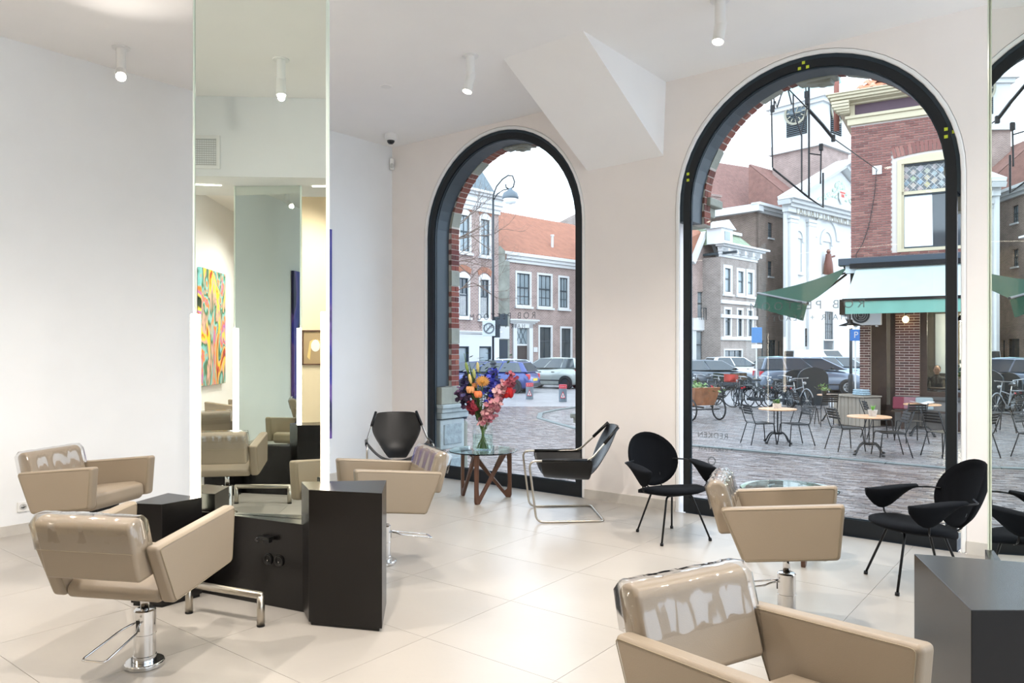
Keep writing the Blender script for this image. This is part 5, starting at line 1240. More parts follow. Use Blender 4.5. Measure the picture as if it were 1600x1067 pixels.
b = MB(); b.bb(xA1, xA1+.35, .30, .4, 0, zh+.5); b.bb(xA1, xB0, .30, .4, 0, .55); b.bb(xA1, xB0, .3, .4, zh+.1, zh+.5); b.bb(xB0-.12, xB0, .28, .4, 0, zh+.5); b.build('door_frame', dkw, f.t)
b = MB(); b.bb(xA1+.35, xB0-.12, .36, .37, .55, zh+.1); b.build('door_glass', thin_glass('cafe_glass', (.75, .78, .78, 1), 1.0), f.t)
b = MB(); b.bb(xB1, xB1+.16, .12, .25, .8, zh+.5); b.bb(xB1+.16, XE, .12, .22, .8, .92); b.bb(xB1+1.75, xB1+1.85, .12, .22, .8, zh+.5); b.build('shop_window_frame', dkw, f.t)
b = MB(); b.bb(xB1+.16, XE, .17, .18, .92, zh+.5); b.build('shop_window_glass', thin_glass('shop_glass', (.7, .74, .74, 1), 1.1), f.t)
b = MB(); b.bb(-.05, XE, 3.4, 3.5, 0, z_fa); b.bb(-.05, .05, .3, 3.5, 2.9, z_fa); b.build('inner_wall', mat('cafe_inner_wall', '#6f675d', .9), f.t)
b = MB(); b.bb(xA1, XE, .3, 3.4, .0, .04); b.build('inner_floor', dkw, f.t)
b = MB(); b.bb(-.0, XE, .35, 9, z_fa, z_tr+.5); b.build('upper_body', mat('upper_body_brick', '#8e5a50', .9), f.t)
b = MB(); b.bb(xB1+.55, xB1+.75, 2.2, 2.3, .1, 3.2); b.build('inner_post', M['dark'], f.t)
b = MB(); b.bb(xB1+.25, xB1+.5, 3.3, 3.38, 1.3, 3.0); b.bb(xB1+.85, xB1+1.15, 3.3, 3.38, 1.3, 3.0); b.build('lit_inner_panel', mat('pale_inner_panel', '#d5dcdc', .8), f.t)
b = MB(); b.bb(-.28, -.02, -.0, 8, 2.9, 3.3); b.build('side_fascia', M['rod'], f.t)
# side facade of the cafe (corner return)
b = MB(); b.bb(-.005, .25, .3, 9, z_fa, z_tr+.5); b.build('side_wall', brickmat('cafe_side_brick', '#9a5c50', '#a8695b', '#cfc2b8'), f.t)
b = MB(); b.bb(-.5, .2, .2, 9, z_tr+.84, z_tr+1.0); b.build('side_gutter', cm, f.t)
# outdoor air conditioner hung on the corner
ac = thing('air_conditioner', 'white outdoor air conditioner unit under the cafe awning', 'air conditioner', f2w(*((xA0+xA1)/2+.05, -.28, f.uz(1360, 508, -.28)[1])), hz)
b = MB(); b.bb(-.36, .36, -.15, .15, 0, .52); b.build('casing', mat('ac_white', '#d2d5d5', .5), ac, bevel=.02)
b = MB(); ring(b, arc(-.1, .26, .23, 0, 2*PI, 24)[:-1], arc(-.1, .26, .21, 0, 2*PI, 24)[:-1], -.17, -.15, closed=True)
for r in (.05, .10, .15): ring(b, arc(-.1, .26, r+.006, 0, 2*PI, 20)[:-1], arc(-.1, .26, r, 0, 2*PI, 20)[:-1], -.168, -.158, closed=True)
b.build('fan_grille', M['grille'], ac, kind='stuff')
b = MB(); b.slab(arc(-.1, .26, .21, 0, 2*PI, 24)[:-1], -.156, -.151); b.build('fan_opening', M['sash'], ac)
b = MB(); b.box((-.25, .05, -.02), (.04, .36, .04)); b.box((.25, .05, -.02), (.04, .36, .04)); b.build('wall_brackets', M['grille'], ac, kind='stuff')
# glowing bulb and gooseneck lamp
x, z = f.uz(1415, 499, -.25); bl = thing('bulb_lamp', 'glowing round bulb lamp on the middle brick pier of the cafe', 'lamp', f2w(x, -.25, z), hz)
b = MB(); b.ell((0, 0, 0), (.075, .075, .085), 14, 10); b.build('bulb', mat('warm_bulb', '#ffe8b8', .4, emit='#ffd890', es=6), bl, smooth=True)
b = MB(); b.tube([(0, 0, .08), (0, 0, .16), (0, .1, .24), (0, .3, .24)], .015, 8); b.build('arm', M['rod'], bl, smooth=True)
def barn_lamp(label, p):
    t = thing('gooseneck_lamp', label, 'lamp', tuple(p), TH)
    b = MB(); b.lathe([(.0, .10), (.05, .09), (.07, .02), (.26, -.05), (.27, -.065), (.05, .0), (0, .02)], n=20); b.build('shade', M['rod'], t, smooth=True)
    b = MB(); b.ell((0, 0, -.05), (.07, .07, .08), 12, 8); b.build('bulb', mat('lamp_bulb_'+str(len(bpy.data.materials)), '#fff0c8', .4, emit='#ffe0a8', es=3), t, smooth=True)
    b = MB(); b.tube(fillet([(0, 0, .10), (0, 0, .34), (.22, .1, .36), (.24, .1, .1)], .1, 5), .016, 8); b.build('arm', M['rod'], t, smooth=True)
barn_lamp('black gooseneck lamp hanging at the corner of the cafe under the awning', at(1328.5, 505, 18.8))

li = bpy.data.lights.new('cafe_fill_light', 'POINT'); li.energy = 160; li.color = (1, .85, .65); li.shadow_soft_size = .15  # lamp added to lift the dark cafe interior
pl = thing('added_cafe_lamp', 'added pendant lamp brightening the cafe interior', 'lamp', f2w(xB1+.9, 1.9, 2.75), hz); lo = bpy.data.objects.new('cafe_fill_light', li); link(lo, pl); lo.location = (0, 0, -.12)
b = MB(); b.lathe([(0, .16), (.04, .15), (.16, 0), (.15, 0), (.03, .13), (0, .13)], n=16); b.build('shade', M['rod'], pl); b = MB(); b.ell((0, 0, .02), (.05, .05, .06), 10, 8); b.build('bulb', M['lamp'], pl, smooth=True)
# ---------------------------------------------------------------- cars (front = local +x, wheels on z=0)
cglass = mat('car_glass', '#2f3a40', .05, spec=1.); tyre = mat('tyre_rubber', '#17181a', .8); rim = mat('alloy_rim', '#b4b8bb', .3, metal=.8)
tail = mat('tail_light', '#b3202a', .25, spec=.8); headl = mat('head_light', '#d8dfe2', .15, spec=1.); platey = mat('yellow_plate', '#e3b93a', .5); trimb = mat('car_black_trim', '#1a1c1f', .5)
def car(name, label, px, Y, head, col, L=4.1, Wd=1.72, Hh=1.48, style='hatch', z=ZG):
    x, y = gpt(px, Y); t = thing(name, label, 'car', (x, y, z), hang(head), 'parked cars')
    paint = mat('car_paint_'+str(len(bpy.data.materials)), col, .28, metal=.35, coat=.8)
    h = L/2; w = Wd/2; bl = .92*(Hh/1.48)
    hoodz = .86*(Hh/1.48); tz = .98*(Hh/1.48)
    if style == 'van': hoodz = 1.05; bl = 1.05; tz = 1.1
    # body lofted along x: (x, belt height, half width, sill height)
    S = [(-h, .62, w*.80, .34), (-h+.06, bl*.93, w*.90, .26), (-h+.30, tz, w*.97, .2), (-h+.9, tz, w, .17), (-h*.1, bl, w, .17), (h*.36, bl, w, .17), (h*.52, hoodz+.04, w*.99, .17), (h*.80, hoodz-.05, w*.95, .19), (h-.10, hoodz-.17, w*.86, .24), (h, .52, w*.74, .3)]
    rows = []
    for (sx, bz, hw, sz) in S:
        q = [(0, bz+.03), (hw*.62, bz+.02), (hw*.90, bz-.02), (hw*.98, bz-.12), (hw, (bz+sz)/2), (hw*.97, sz+.08), (hw*.88, sz), (0, sz-.01)]
        rows.append([(sx, -a, c_) for a, c_ in q[::-1]][:-1]+[(sx, a, c_) for a, c_ in q])
    k = len(rows[0]); b = MB(); b.add([p for r in rows for p in r], [(i*k+j, i*k+(j+1) % k, (i+1)*k+(j+1) % k, (i+1)*k+j) for i in range(len(rows)-1) for j in range(k)]+[tuple(range(k)), tuple(range(len(rows)*k-1, (len(rows)-1)*k-1, -1))])
    b.build('body', paint, t, smooth=True)
    # greenhouse
    if style == 'hatch': G = [(-h+.10, -h+.42, h*.50, h*.12)]
    elif style == 'mono': G = [(-h+.06, -h+.26, h*.66, h*.20)]
    elif style == 'estate': G = [(-h+.08, -h+.35, h*.44, h*.08)]
    else: G = [(-h+.03, -h+.08, h*.80, h*.50)]
    xb0, xt0, xb1, xt1 = G[0]; wb, wt = w*.93, w*.74; zb = tz-.02; zt = Hh
    if style == 'van': wt = w*.88
    xm = (xt0+xt1)/2
    V = [(xb0, -wb, zb), (xb1, -wb, zb), (xb1, wb, zb), (xb0, wb, zb), (xt0, -wt, zt-.05), (xt1, -wt, zt-.05), (xt1, wt, zt-.05), (xt0, wt, zt-.05), (xm, -wt*.9, zt), (xm, wt*.9, zt)]
    b = MB(); b.add(V, [(0, 1, 5, 8, 4), (2, 3, 7, 9, 6), (1, 2, 6, 5), (3, 0, 4, 7), (4, 8, 9, 7), (8, 5, 6, 9), (3, 2, 1, 0)]); cab = b.build('cabin', paint, t, bevel=.05, seg=3)
    def pane(A, B_, C_, D_, nm, parent=cab, m=.10, off=.012):
        A, B_, C_, D_ = map(Vector, (A, B_, C_, D_)); c = (A+B_+C_+D_)/4; n = (B_-A).cross(D_-A).normalized()
        if n.dot(c-Vector((xm, 0, (zb+zt)/2))) < 0: n = -n
        pts = []
        for P in (A, B_, C_, D_):
            d = c-P; pts.append(P+d*m)
        q = MB(); q.add([p+n*off for p in pts]+[p-n*.02 for p in pts], [(0, 1, 2, 3), (7, 6, 5, 4)]+[(i, 4+i, 4+(i+1) % 4, (i+1) % 4) for i in range(4)]); q.build(nm, cglass, parent)
    def lerp(a, c, u): return tuple(Vector(a)*(1-u)+Vector(c)*u)
    pane(V[1], V[2], V[6], V[5], 'windscreen', m=.10); pane(V[3], V[0], V[4], V[7], 'rear_window', m=.16)
    if style != 'van' or True:
        for (a, c, d, e) in ((V[0], V[1], V[5], V[4]), (V[3], V[2], V[6], V[7])):
            cuts = [.03, .30, .62, .97] if style in ('estate', 'mono') else [.08, .50, .97]
            if style == 'van': cuts = [.62, .95]
            for u0, u1 in zip(cuts[:-1], cuts[1:]): pane(lerp(a, c, u0), lerp(a, c, u1), lerp(e, d, u1), lerp(e, d, u0), 'side_window', m=.07)
    for sx in (-1, 1):
        for sy in (-1, 1):
            wx = sx*h*.62+(.02 if sx > 0 else -.02); r = .31
            Mx = Matrix.Translation((wx, sy*(w-.10), r)) @ Matrix.Rotation(PI/2, 4, 'X')
            b = MB(); b.lathe([(0, -.12), (r+.05, -.12), (r+.05, .115), (0, .115)], n=24, M=Mx); b.build('wheel_arch', trimb, t)
            b = MB(); b.lathe([(r*.62, -.13), (r*.95, -.13), (r, -.10), (r, .10), (r*.95, .13), (r*.62, .13), (r*.60, .0)], n=24, M=Mx, closed=True); wh = b.build('wheel', tyre, t, smooth=True)
            b = MB(); b.lathe([(0, -.09), (r*.6, -.09), (r*.6, .09), (0, .09)], n=20, M=Mx)
            b.build('hub', trimb, wh)
            b = MB()
            for i in range(5):
                a = 2*PI*i/5; d = Vector((math.cos(a), math.sin(a), 0)); s_ = Vector((-math.sin(a), math.cos(a), 0))
                for zz in (-.115, .115): b.add([Mx @ (d*.03+s_*.045+Vector((0, 0, zz))), Mx @ (d*r*.6+s_*.05+Vector((0, 0, zz))), Mx @ (d*r*.6-s_*.05+Vector((0, 0, zz))), Mx @ (d*.03-s_*.045+Vector((0, 0, zz)))], [(0, 1, 2, 3)])
            for zz in (-.118, .118): b.lathe([(r*.56, 0), (r*.64, 0)], (0, 0, 0), 20, M=Mx @ Matrix.Translation((0, 0, zz)), caps=False)
            b.build('rim', rim, wh, kind='stuff')
    for sy in (-1, 1):
        b = MB(); b.box((-h+.13, sy*w*.76, tz-.22), (.22, .20, .26)); b.build('tail_light', tail, t, bevel=.03)
        b = MB(); b.box((h-.17, sy*w*.66, hoodz-.24), (.26, .34, .16)); b.build('head_light', headl, t, bevel=.04)
        b = MB(); b.box((h*.34, sy*(w+.06), zb+.06), (.12, .18, .12)); b.build('door_mirror', trimb, t, bevel=.02)
        b = MB(); b.box((0, sy*w*1.0, .42), (L*.5, .02, .05)); b.build('side_strip', trimb, t)
        b = MB(); b.box((-.25*h, sy*(w-.0), bl-.14), (.16, .025, .03)); b.box((.16*h, sy*(w-.0), bl-.14), (.16, .025, .03)); b.build('door_handle', trimb, t, kind='stuff')
    b = MB(); b.box((-h-.01, 0, .60), (.02, .52, .11)); b.build('number_plate', platey, t)
    b = MB(); b.box((h+.005, 0, .46), (.02, .52, .11)); b.build('number_plate', platey, t)
    b = MB(); b.box((-h+.05, 0, .36), (.16, Wd*.84, .16)); b.build('rear_bumper', trimb, t, bevel=.03)
    b = MB(); b.box((h-.04, 0, .62*hoodz), (.06, .8, .10)); b.build('grille', trimb, t, bevel=.01)
    return t
car('car', 'silver grey compact car parked at the right, rear end toward the viewer', 862, 38.6, -62, '#9aa09c', 3.6, 1.72, 1.58, 'mono')
car('car', 'white silver car nose between the blue car and the silver grey one', 806, 42.6, 68, '#c9cfd3', 3.9, 1.66, 1.45, 'mono')
car('car', 'blue hatchback parked behind the flower bouquet', 775, 35.0, -68, '#2f3f78', 3.9, 1.66, 1.44, 'hatch')
car('car', 'dark blue car glimpsed behind the bicycles at the left of the small window', 733, 37.2, -72, '#2c3555', 4.0, 1.68, 1.40, 'hatch')
car('car', 'pale car just visible at the right frame of the small window', 912, 43.5, -62, '#c2c9cb', 4.0, 1.70, 1.50, 'hatch')
car('car', 'dark grey car with long bonnet at the left of the large window', 1112, 37, 78, '#4a525a', 4.4, 1.78, 1.48, 'hatch')
car('car', 'white hatchback parked behind the dark grey car', 1150, 44.5, 80, '#d9dee0', 4.0, 1.70, 1.55, 'hatch')
car('car', 'pale teal hatchback far behind the bicycles', 1222, 52, 82, '#9cc0c2', 3.8, 1.66, 1.50, 'hatch')
car('car', 'white van roof showing above the grey cars', 1280, 55, 84, '#e2e6e6', 4.8, 1.85, 1.95, 'van')
car('car', 'grey blue crossover in side view behind the cafe terrace', 1262, 34.0, 96, '#5f6a78', 4.6, 1.84, 1.64, 'mono')
car('car', 'light blue grey estate car behind the crossover', 1318, 41, 98, '#8d9dab', 4.6, 1.78, 1.60, 'estate')
# ---------------------------------------------------------------- bicycles
spoke = mat('spoke_steel', '#a9adb0', .3, metal=.8)
def bike(label, px, Y, head, lean=.0, col='#1b1d20', crate=False, crate_c='#6a4d33'):
    x, y = gpt(px, Y); t = thing('bicycle', label, 'bicycle', (x, y, ZG), hang(head), 'parked bicycles')
    fm_ = mat('bike_frame_'+str(len(bpy.data.materials)), col, .35); R = .345
    for wx, nm in ((-.54, 'rear_wheel'), (.54, 'front_wheel')):
        Mx = Matrix.Translation((wx, 0, R)) @ Matrix.Rotation(PI/2, 4, 'X')
        b = MB(); b.tube([tuple(Mx @ Vector((math.cos(2*PI*i/28)*R*.96, math.sin(2*PI*i/28)*R*.96, 0))) for i in range(28)], .019, 6, closed=True); w = b.build(nm, tyre, t, smooth=True)
        b = MB()
        for i in range(14): a = 2*PI*i/14; b.tube([tuple(Mx @ Vector((0, 0, .02*(-1)**i))), tuple(Mx @ Vector((math.cos(a)*R*.94, math.sin(a)*R*.94, 0)))], .0025, 3)
        b.tube([(wx, -.05, R), (wx, .05, R)], .02, 8); b.build('spokes', spoke, w, kind='stuff')
        b = MB(); b.tube([(wx+math.cos(a)*(R+.035), 0, R+math.sin(a)*(R+.035)) for a in [math.radians(g) for g in (range(10, 200, 15) if wx < 0 else range(20, 150, 13))]], .016, 5); b.build('mudguard', fm_, w)
    b = MB(); bb_, st_, hd = (-.08, 0, .29), (-.22, 0, .78), (.34, 0, .80)
    for p, q in ((bb_, st_), (bb_, (.36, 0, .66)), ((-.2, 0, .66), (.34, 0, .78)), ((-.54, 0, R), bb_), ((-.54, 0, R), (-.21, 0, .72)), ((.32, 0, .86), (.40, 0, .60)), ((.40, 0, .60), (.54, 0, R))): b.tube([p, q], .016, 6)
    b.build('frame', fm_, t, smooth=True)
    b = MB(); b.tube([st_, (-.25, 0, .92)], .013, 6); b.build('seat_post', spoke, t); b = MB(); b.ell((-.27, 0, .95), (.14, .09, .04), 10, 6); b.build('saddle', trimb, t, smooth=True)
    b = MB(); b.tube([(.32, 0, .84), (.29, 0, 1.03)], .013, 6); b.tube(fillet([(.10, -.27, 1.03), (.26, -.25, 1.06), (.30, 0, 1.05), (.26, .25, 1.06), (.10, .27, 1.03)], .08, 4), .012, 6); b.build('handlebar', spoke, t, smooth=True)
    b = MB(); b.box((-.55, 0, .76), (.36, .13, .015)); b.tube([(-.54, .07, R), (-.52, .07, .75)], .006, 4); b.tube([(-.54, -.07, R), (-.52, -.07, .75)], .006, 4); b.build('rack', fm_, t)
    b = MB(); b.box((-.30, .05, .30), (.50, .03, .12)); b.build('chain_case', fm_, t, bevel=.015)
    b = MB(); b.lathe([(0, -.02), (.05, -.015), (.055, .02), (0, .03)], n=10, M=Matrix.Translation((.42, 0, .90)) @ Matrix.Rotation(PI/2, 4, 'Y')); b.build('lamp', spoke, t, smooth=True)
    b = MB(); b.box((-.74, 0, .70), (.03, .07, .05)); b.build('rear_reflector', tail, t)
    if crate:
        cmx = mat('crate_'+str(len(bpy.data.materials)), crate_c, .8); b = MB(); b.bb(.42, .80, -.22, .22, .86, .88); b.bb(.42, .44, -.22, .22, .88, 1.12); b.bb(.78, .80, -.22, .22, .88, 1.12); b.bb(.42, .80, -.22, -.20, .88, 1.12); b.bb(.42, .80, .20, .22, .88, 1.12); b.build('crate', cmx, t, bevel=.01)
    t.rotation_euler = (lean, 0, hang(head)); return t
bike('bicycle at the far left of the large window, seen obliquely', 1096, 27.5, -35, .08, '#22262a')
bike('black bicycle with a dark front crate behind the cargo cart', 1116, 26.3, 25, .10, '#191b1e', True, '#26302a')
bike('bicycle with a brown front crate left of the tall posts', 1137, 26.8, 60, -.06, '#1e2124', True, '#5a4a38')
bike('bicycle with a red rear lamp seen from behind', 1152, 25.6, 8, .05, '#23272b')
bike('bicycle with a red crate among the row', 1170, 25.4, -60, .07, '#2b2f33', True, '#a83a30')
bike('dark bicycle behind the yellow flowers', 1186, 25.8, 62, .08, '#1a1c1e')
bike('bicycle with a light saddle in the middle of the row', 1202, 25.2, -50, -.05, '#30343a')
bike('bicycle leaning at the right of the row', 1217, 25.9, 65, .1, '#1d2023')
bike('bicycle facing the viewer beside the dark boards', 1248, 24.4, 172, .04, '#8b9094')
bike('bicycle behind the bouquet at the left', 722, 31.5, 70, .06, '#22262c')
bike('second bicycle behind the bouquet, by the lamp post', 745, 32.0, -60, .06, '#2a2d33')
# cargo cart
x, y = gpt(1086, 21.3); t = thing('cargo_bicycle', 'cargo bicycle cart with a brown wooden box full of green plants', 'cargo bicycle', (x, y, ZG), hang(158))
b = MB(); wb_ = mat('weathered_box_wood', '#8a5a3c', .7, var=.35, vscale=6)
b.add([(-.45, -.35, .42), (.42, -.35, .42), (.42, .35, .42), (-.45, .35, .42), (-.62, -.42, .82), (.60, -.42, .92), (.60, .42, .92), (-.62, .42, .82)], [(0, 1, 2, 3), (0, 4, 5, 1), (1, 5, 6, 2), (2, 6, 7, 3), (3, 7, 4, 0)]); o = b.build('box', wb_, t); q = o.modifiers.new('s', 'SOLIDIFY'); q.thickness = .03
for (wx, wy) in ((.45, -.48), (.45, .48)):
    Mx = Matrix.Translation((wx, wy, .31)) @ Matrix.Rotation(PI/2, 4, 'X'); b = MB(); b.tube([tuple(Mx @ Vector((math.cos(2*PI*i/24)*.29, math.sin(2*PI*i/24)*.29, 0))) for i in range(24)], .024, 6, closed=True); w = b.build('wheel', tyre, t, smooth=True)
    b = MB()
    for i in range(12): a = 2*PI*i/12; b.tube([tuple(Mx @ Vector((0, 0, 0))), tuple(Mx @ Vector((math.cos(a)*.28, math.sin(a)*.28, 0)))], .003, 3)
    b.build('spokes', spoke, w, kind='stuff')
b = MB(); b.tube([(.45, -.5, .31), (.45, .5, .31)], .02, 6); b.tube([(-.7, 0, .36), (.4, 0, .36)], .025, 6); b.tube([(-.7, 0, .36), (-.9, 0, .8), (-.8, 0, 1.0)], .02, 6); b.tube([(-.8, -.25, 1.0), (-.8, .25, 1.0)], .015, 6); b.build('frame', trimb, t)
leafg = island('plant_leaf', ['#5d7d45', '#7c9a58', '#46663a', '#90a870'], .6, .1)
def foliage(b, c, r, n, s=.06):
    for i in range(n):
        p = Vector(c)+Vector((random.gauss(0, r[0]), random.gauss(0, r[1]), abs(random.gauss(0, r[2])))); a = random.uniform(0, 2*PI); u = Vector((math.cos(a), math.sin(a), random.uniform(-.3, .9))).normalized()*s*random.uniform(.6, 1.3); v = u.cross(Vector((random.random(), random.random(), 1))).normalized()*s*.3
        b.add([p, p+u*.5+v, p+u, p+u*.5-v], [(0, 1, 2, 3)])
b = MB(); foliage(b, (0, 0, .82), (.3, .2, .10), 160, .14); b.build('plants', leafg, t, kind='stuff')
# ---------------------------------------------------------------- terrace chairs and tables
tm_ = mat('black_terrace_steel', '#0d0c0c', .5)
def tchair(label, px, Y, head):
    x, y = gpt(px, Y); t = thing('terrace_chair', label, 'chair', (x, y, ZG), hang(head), 'black slatted terrace chairs')
    for s in (-1, 1):
        b = MB(); b.tube(fillet([(.20, s*.20, .45), (.22, s*.21, .43), (.27, s*.24, .01)], .03, 3), .011, 8); b.build('leg', tm_, t, smooth=True)
        b = MB(); b.tube([(-.18, s*.19, .44), (-.30, s*.23, .01)], .011, 8); b.build('leg', tm_, t, smooth=True)
        b = MB(); b.tube(fillet([(.21, s*.20, .45), (-.19, s*.20, .445), (-.34, s*.19, .86)], .05, 4), .011, 8); b.build('side_rail', tm_, t, smooth=True)
    for i in range(6): b = MB(); b.box((.19-.072*i, 0, .457), (.058, .40, .008)); b.build('seat_slat', tm_, t)
    for i in range(4): f_ = .52+.13*i; b = MB(); b.box((-.215-.125*(f_-.35), 0, .445+(.86-.445)*f_*.98), (.012, .38, .040), R=rotm(0, -.34, 0)); b.build('back_slat', tm_, t)
    return t
TC0 = tchair('black slatted chair left of the small terrace table, facing right', 1186, 15.7, 80)
def tc(label, px, Y, head): dup(TC0, (*gpt(px, Y), ZG), hang(head), label)
tc('black slatted chair right of the small terrace table, facing left', 1243, 15.5, -100)
tc('black slatted chair left of the front terrace table, beside the planter box', 1321, 14.7, 82)
tc('black slatted chair right of the front terrace table, facing left', 1392, 13.9, -82)
tc('black slatted chair at the right frame of the large window', 1474, 13.9, 70)
tc('black slatted chair with its back to the viewer before the cushions', 1424, 16.0, 5)
tc('black slatted chair with its back to the viewer, left of the planter box', 1292, 19.4, 8)
tc('black slatted chair in side view behind the small terrace table', 1258, 20.0, 85)
tc('black slatted chair half hidden behind the front table', 1372, 16.6, 100)
oak = mat('oak_table_top', '#c79a74', .35, var=.15, vscale=5, stretch=(1, 6, 1))
def ttable(label, px, Y, r=.39):
    x, y = gpt(px, Y); t = thing('bistro_table', label, 'table', (x, y, ZG), .4, 'round wooden bistro tables')
    b = MB(); b.lathe([(0, .70), (r-.01, .70), (r, .705), (r, .722), (r-.01, .727), (0, .727)], n=40); b.build('table_top', oak, t)
    b = MB()
    for a in range(4): c_ = (math.cos(a*PI/2)*.07, math.sin(a*PI/2)*.07); b.tube([(*c_, .20), (*c_, .70)], .011, 6)
    b.box((0, 0, .69), (.3, .3, .02)); b.lathe([(0, .17), (.10, .18), (.10, .22), (0, .23)], n=12); b.build('column', tm_, t)
    for a in range(4):
        an = a*PI/2+PI/4; P = [(math.cos(an)*d, math.sin(an)*d, z) for d, z in ((.05, .21), (.14, .22), (.24, .15), (.30, .04), (.34, .015))]; b = MB(); b.tube(fillet(P, .05, 3), .016, 6); b.ell(P[-1], (.035, .035, .025), 8, 6); b.build('foot', tm_, t, smooth=True)
    return t
TT0 = ttable('small round wooden terrace table with a wire pot, left on the terrace', 1215, 16.0)
dup(TT0, (*gpt(1358, 14.2), ZG), .2, 'round wooden terrace table with a potted succulent')
dup(TT0, (*gpt(1441, 17.3), ZG), .2, 'round wooden terrace table behind the slatted chair, by the cushions')
dup(TT0, (*gpt(1300, 20.9), ZG), .2, 'terrace table mostly hidden behind chairs, left of the planter box')
x, y = gpt(1214, 16.0); t = thing('plant_pot', 'small striped pot with sprigs on the left terrace table', 'plant pot', (x, y, ZG+.727))
b = MB(); b.lathe([(0, 0), (.085, 0), (.09, .11), (.08, .11), (.075, .01), (0, .01)], n=20); b.build('pot', mat('striped_pot', '#c9b9a8', .7, var=.5, vscale=25, stretch=(1, 1, 4)), t)
b = MB(); foliage(b, (0, 0, .1), (.03, .03, .05), 40, .07); b.build('sprigs', leafg, t, kind='stuff')
x, y = gpt(1363.5, 14.15); t = thing('plant_pot', 'white grey pot with a green succulent on the front terrace table', 'plant pot', (x, y, ZG+.727))
b = MB(); b.lathe([(0, 0), (.06, 0), (.085, .11), (.088, .12), (.075, .12), (.07, .1), (0, .1)], n=20); b.build('pot', mat('grey_white_pot', '#b9b2a8', .7, var=.15, vscale=20), t)
b = MB()
for i in range(30): a = random.uniform(0, 2*PI); u = Vector((math.cos(a)*.06, math.sin(a)*.06, random.uniform(.04, .12))); s_ = Vector((-math.sin(a), math.cos(a), 0))*.012; p = Vector((0, 0, .11)); b.add([p-s_, p+s_, p+u], [(0, 1, 2)])
b.build('succulent', mat('bright_green', '#6fae3e', .5), t, kind='stuff')
# planter box of upright boards
pa, pb = Vector(gpt(1303, 19.9)), Vector(gpt(1350, 19.0)); d = pb-pa; an = math.atan2(d.y, d.x); t = thing('planter_box', 'grey brown wooden planter box left of the dark brick pier', 'planter', (pa.x, pa.y, ZG), an)
Lp = d.length; pw = mat('grey_weathered_wood', '#8f8578', .8, var=.2, vscale=5, stretch=(6, 6, .6)); nb = 8; b = MB(); b.box((Lp/nb/2, 0, .39), (Lp/nb-.012, .03, .74)); o = b.build('board', pw, t)
for i in range(1, nb): copy_part(o, loc=(i*Lp/nb, random.uniform(-.004, .004), 0))
b = MB(); b.box((Lp/2, .3, .38), (Lp, .55, .72)); b.build('box_core', pw, t); b = MB(); b.box((Lp/2, .25, .78), (Lp+.08, .66, .04)); b.build('rim_board', pw, t, bevel=.006)
c0 = Vector((math.cos(an), math.sin(an), 0))
def on_planter(u, v=.25): return (pa.x+c0.x*u-c0.y*v, pa.y+c0.y*u+c0.x*v, ZG+.80)
t = thing('folded_blanket', 'pale blue patterned blanket folded on the planter box', 'blanket', on_planter(Lp*.68), an)
b = MB()
for i in range(3): b.box((0, 0, .03+.05*i), (.36-.02*i, .26, .045))
b.build('layers', mat('blue_grey_blanket', '#9fb4bf', .9, var=.3, vscale=30), t, bevel=.02, kind='stuff')
t = thing('plant_pot', 'small tan pot standing on the planter box', 'plant pot', on_planter(Lp*.5, .35), an)
b = MB(); b.lathe([(0, 0), (.06, 0), (.08, .15), (.07, .15), (0, .13)], n=16); b.build('pot', mat('tan_pot', '#b09478', .8), t); b = MB(); b.lathe([(0, .132), (.07, .132)], n=16); b.build('soil', M['dark'], t)
t = thing('plant_tuft', 'low green plant behind the slatted chair backs', 'plant', (*gpt(1288, 20.9), ZG+.727), an); b = MB(); b.lathe([(0, 0), (.06, 0), (.08, .1), (0, .1)], n=12); b.build('pot', trimb, t); b = MB(); foliage(b, (0, 0, .1), (.1, .1, .08), 60, .09); b.build('leaves', leafg, t, kind='stuff')
# dark display boards behind the bicycle
for i, (px, Y, w, h, lab) in enumerate(((1270, 26.5, 1.1, 1.35, 'dark arched notice board standing behind the terrace chairs'), (1240, 26.8, .8, 1.25, 'dark arched notice board behind the facing bicycle'))):
    t = thing('notice_board', lab, 'board', (*gpt(px, Y), ZG), TH+.05); b = MB(); b.slab([(-w/2, 0), (w/2, 0), (w/2, h*.72)]+[(w/2*math.cos(a_), h*.72+h*.28*math.sin(a_)) for a_ in [PI*k/10 for k in range(1, 10)]]+[(-w/2, h*.72)], -.04, .04); b.build('board', mat('slate_board_%d' % i, '#2f373c', .6), t)
    b = MB(); b.box((0, .2, .3), (w*.8, .04, .7), R=rotm(-.3)); b.build('rear_strut', trimb, t)
# cushions and a leaning white board at the cafe wall
def cf(px, py, y): x_, z_ = f.uz(px, py, y); return f2w(x_, y, z_)
for i, (px, c_, lab, wd_) in enumerate(((1408, '#6e2e3a', 'red dotted cushion leaning on the cafe wall', .42), (1424, '#7f5a60', 'pink cushion behind the slatted chair', .40), (1445, '#8c9696', 'pale blue cushion right of the red one', .46))):
    x_, z_ = f.uz(px, 640, -.12); t = thing('cushion', lab, 'cushion', f2w(x_, -.30, .47), hz+.1*i, 'cushions on the cafe bench')
    b = MB(); b.box((0, 0, .17), (wd_*.85, .10, .32), R=rotm(-.25)); b.build('cover', mat('cushion_cloth_%d' % i, c_, .9, var=.25 if i == 0 else .06, vscale=60), t, bevel=.045, seg=3)
    b = MB(); b.tube([(-wd_/2+.05, -.055, .04), (wd_/2-.05, -.055, .04)], .006, 5); b.build('seam', M['seam'], t)
t = thing('bench', 'dark wooden bench under the cafe window', 'bench', f2w(xB0+.1, -.05, 0), hz)
for i in range(3): b = MB(); b.box((1.3, -.38+.13*i, .44), (2.9, .115, .03)); b.build('seat_plank', dkw, t)
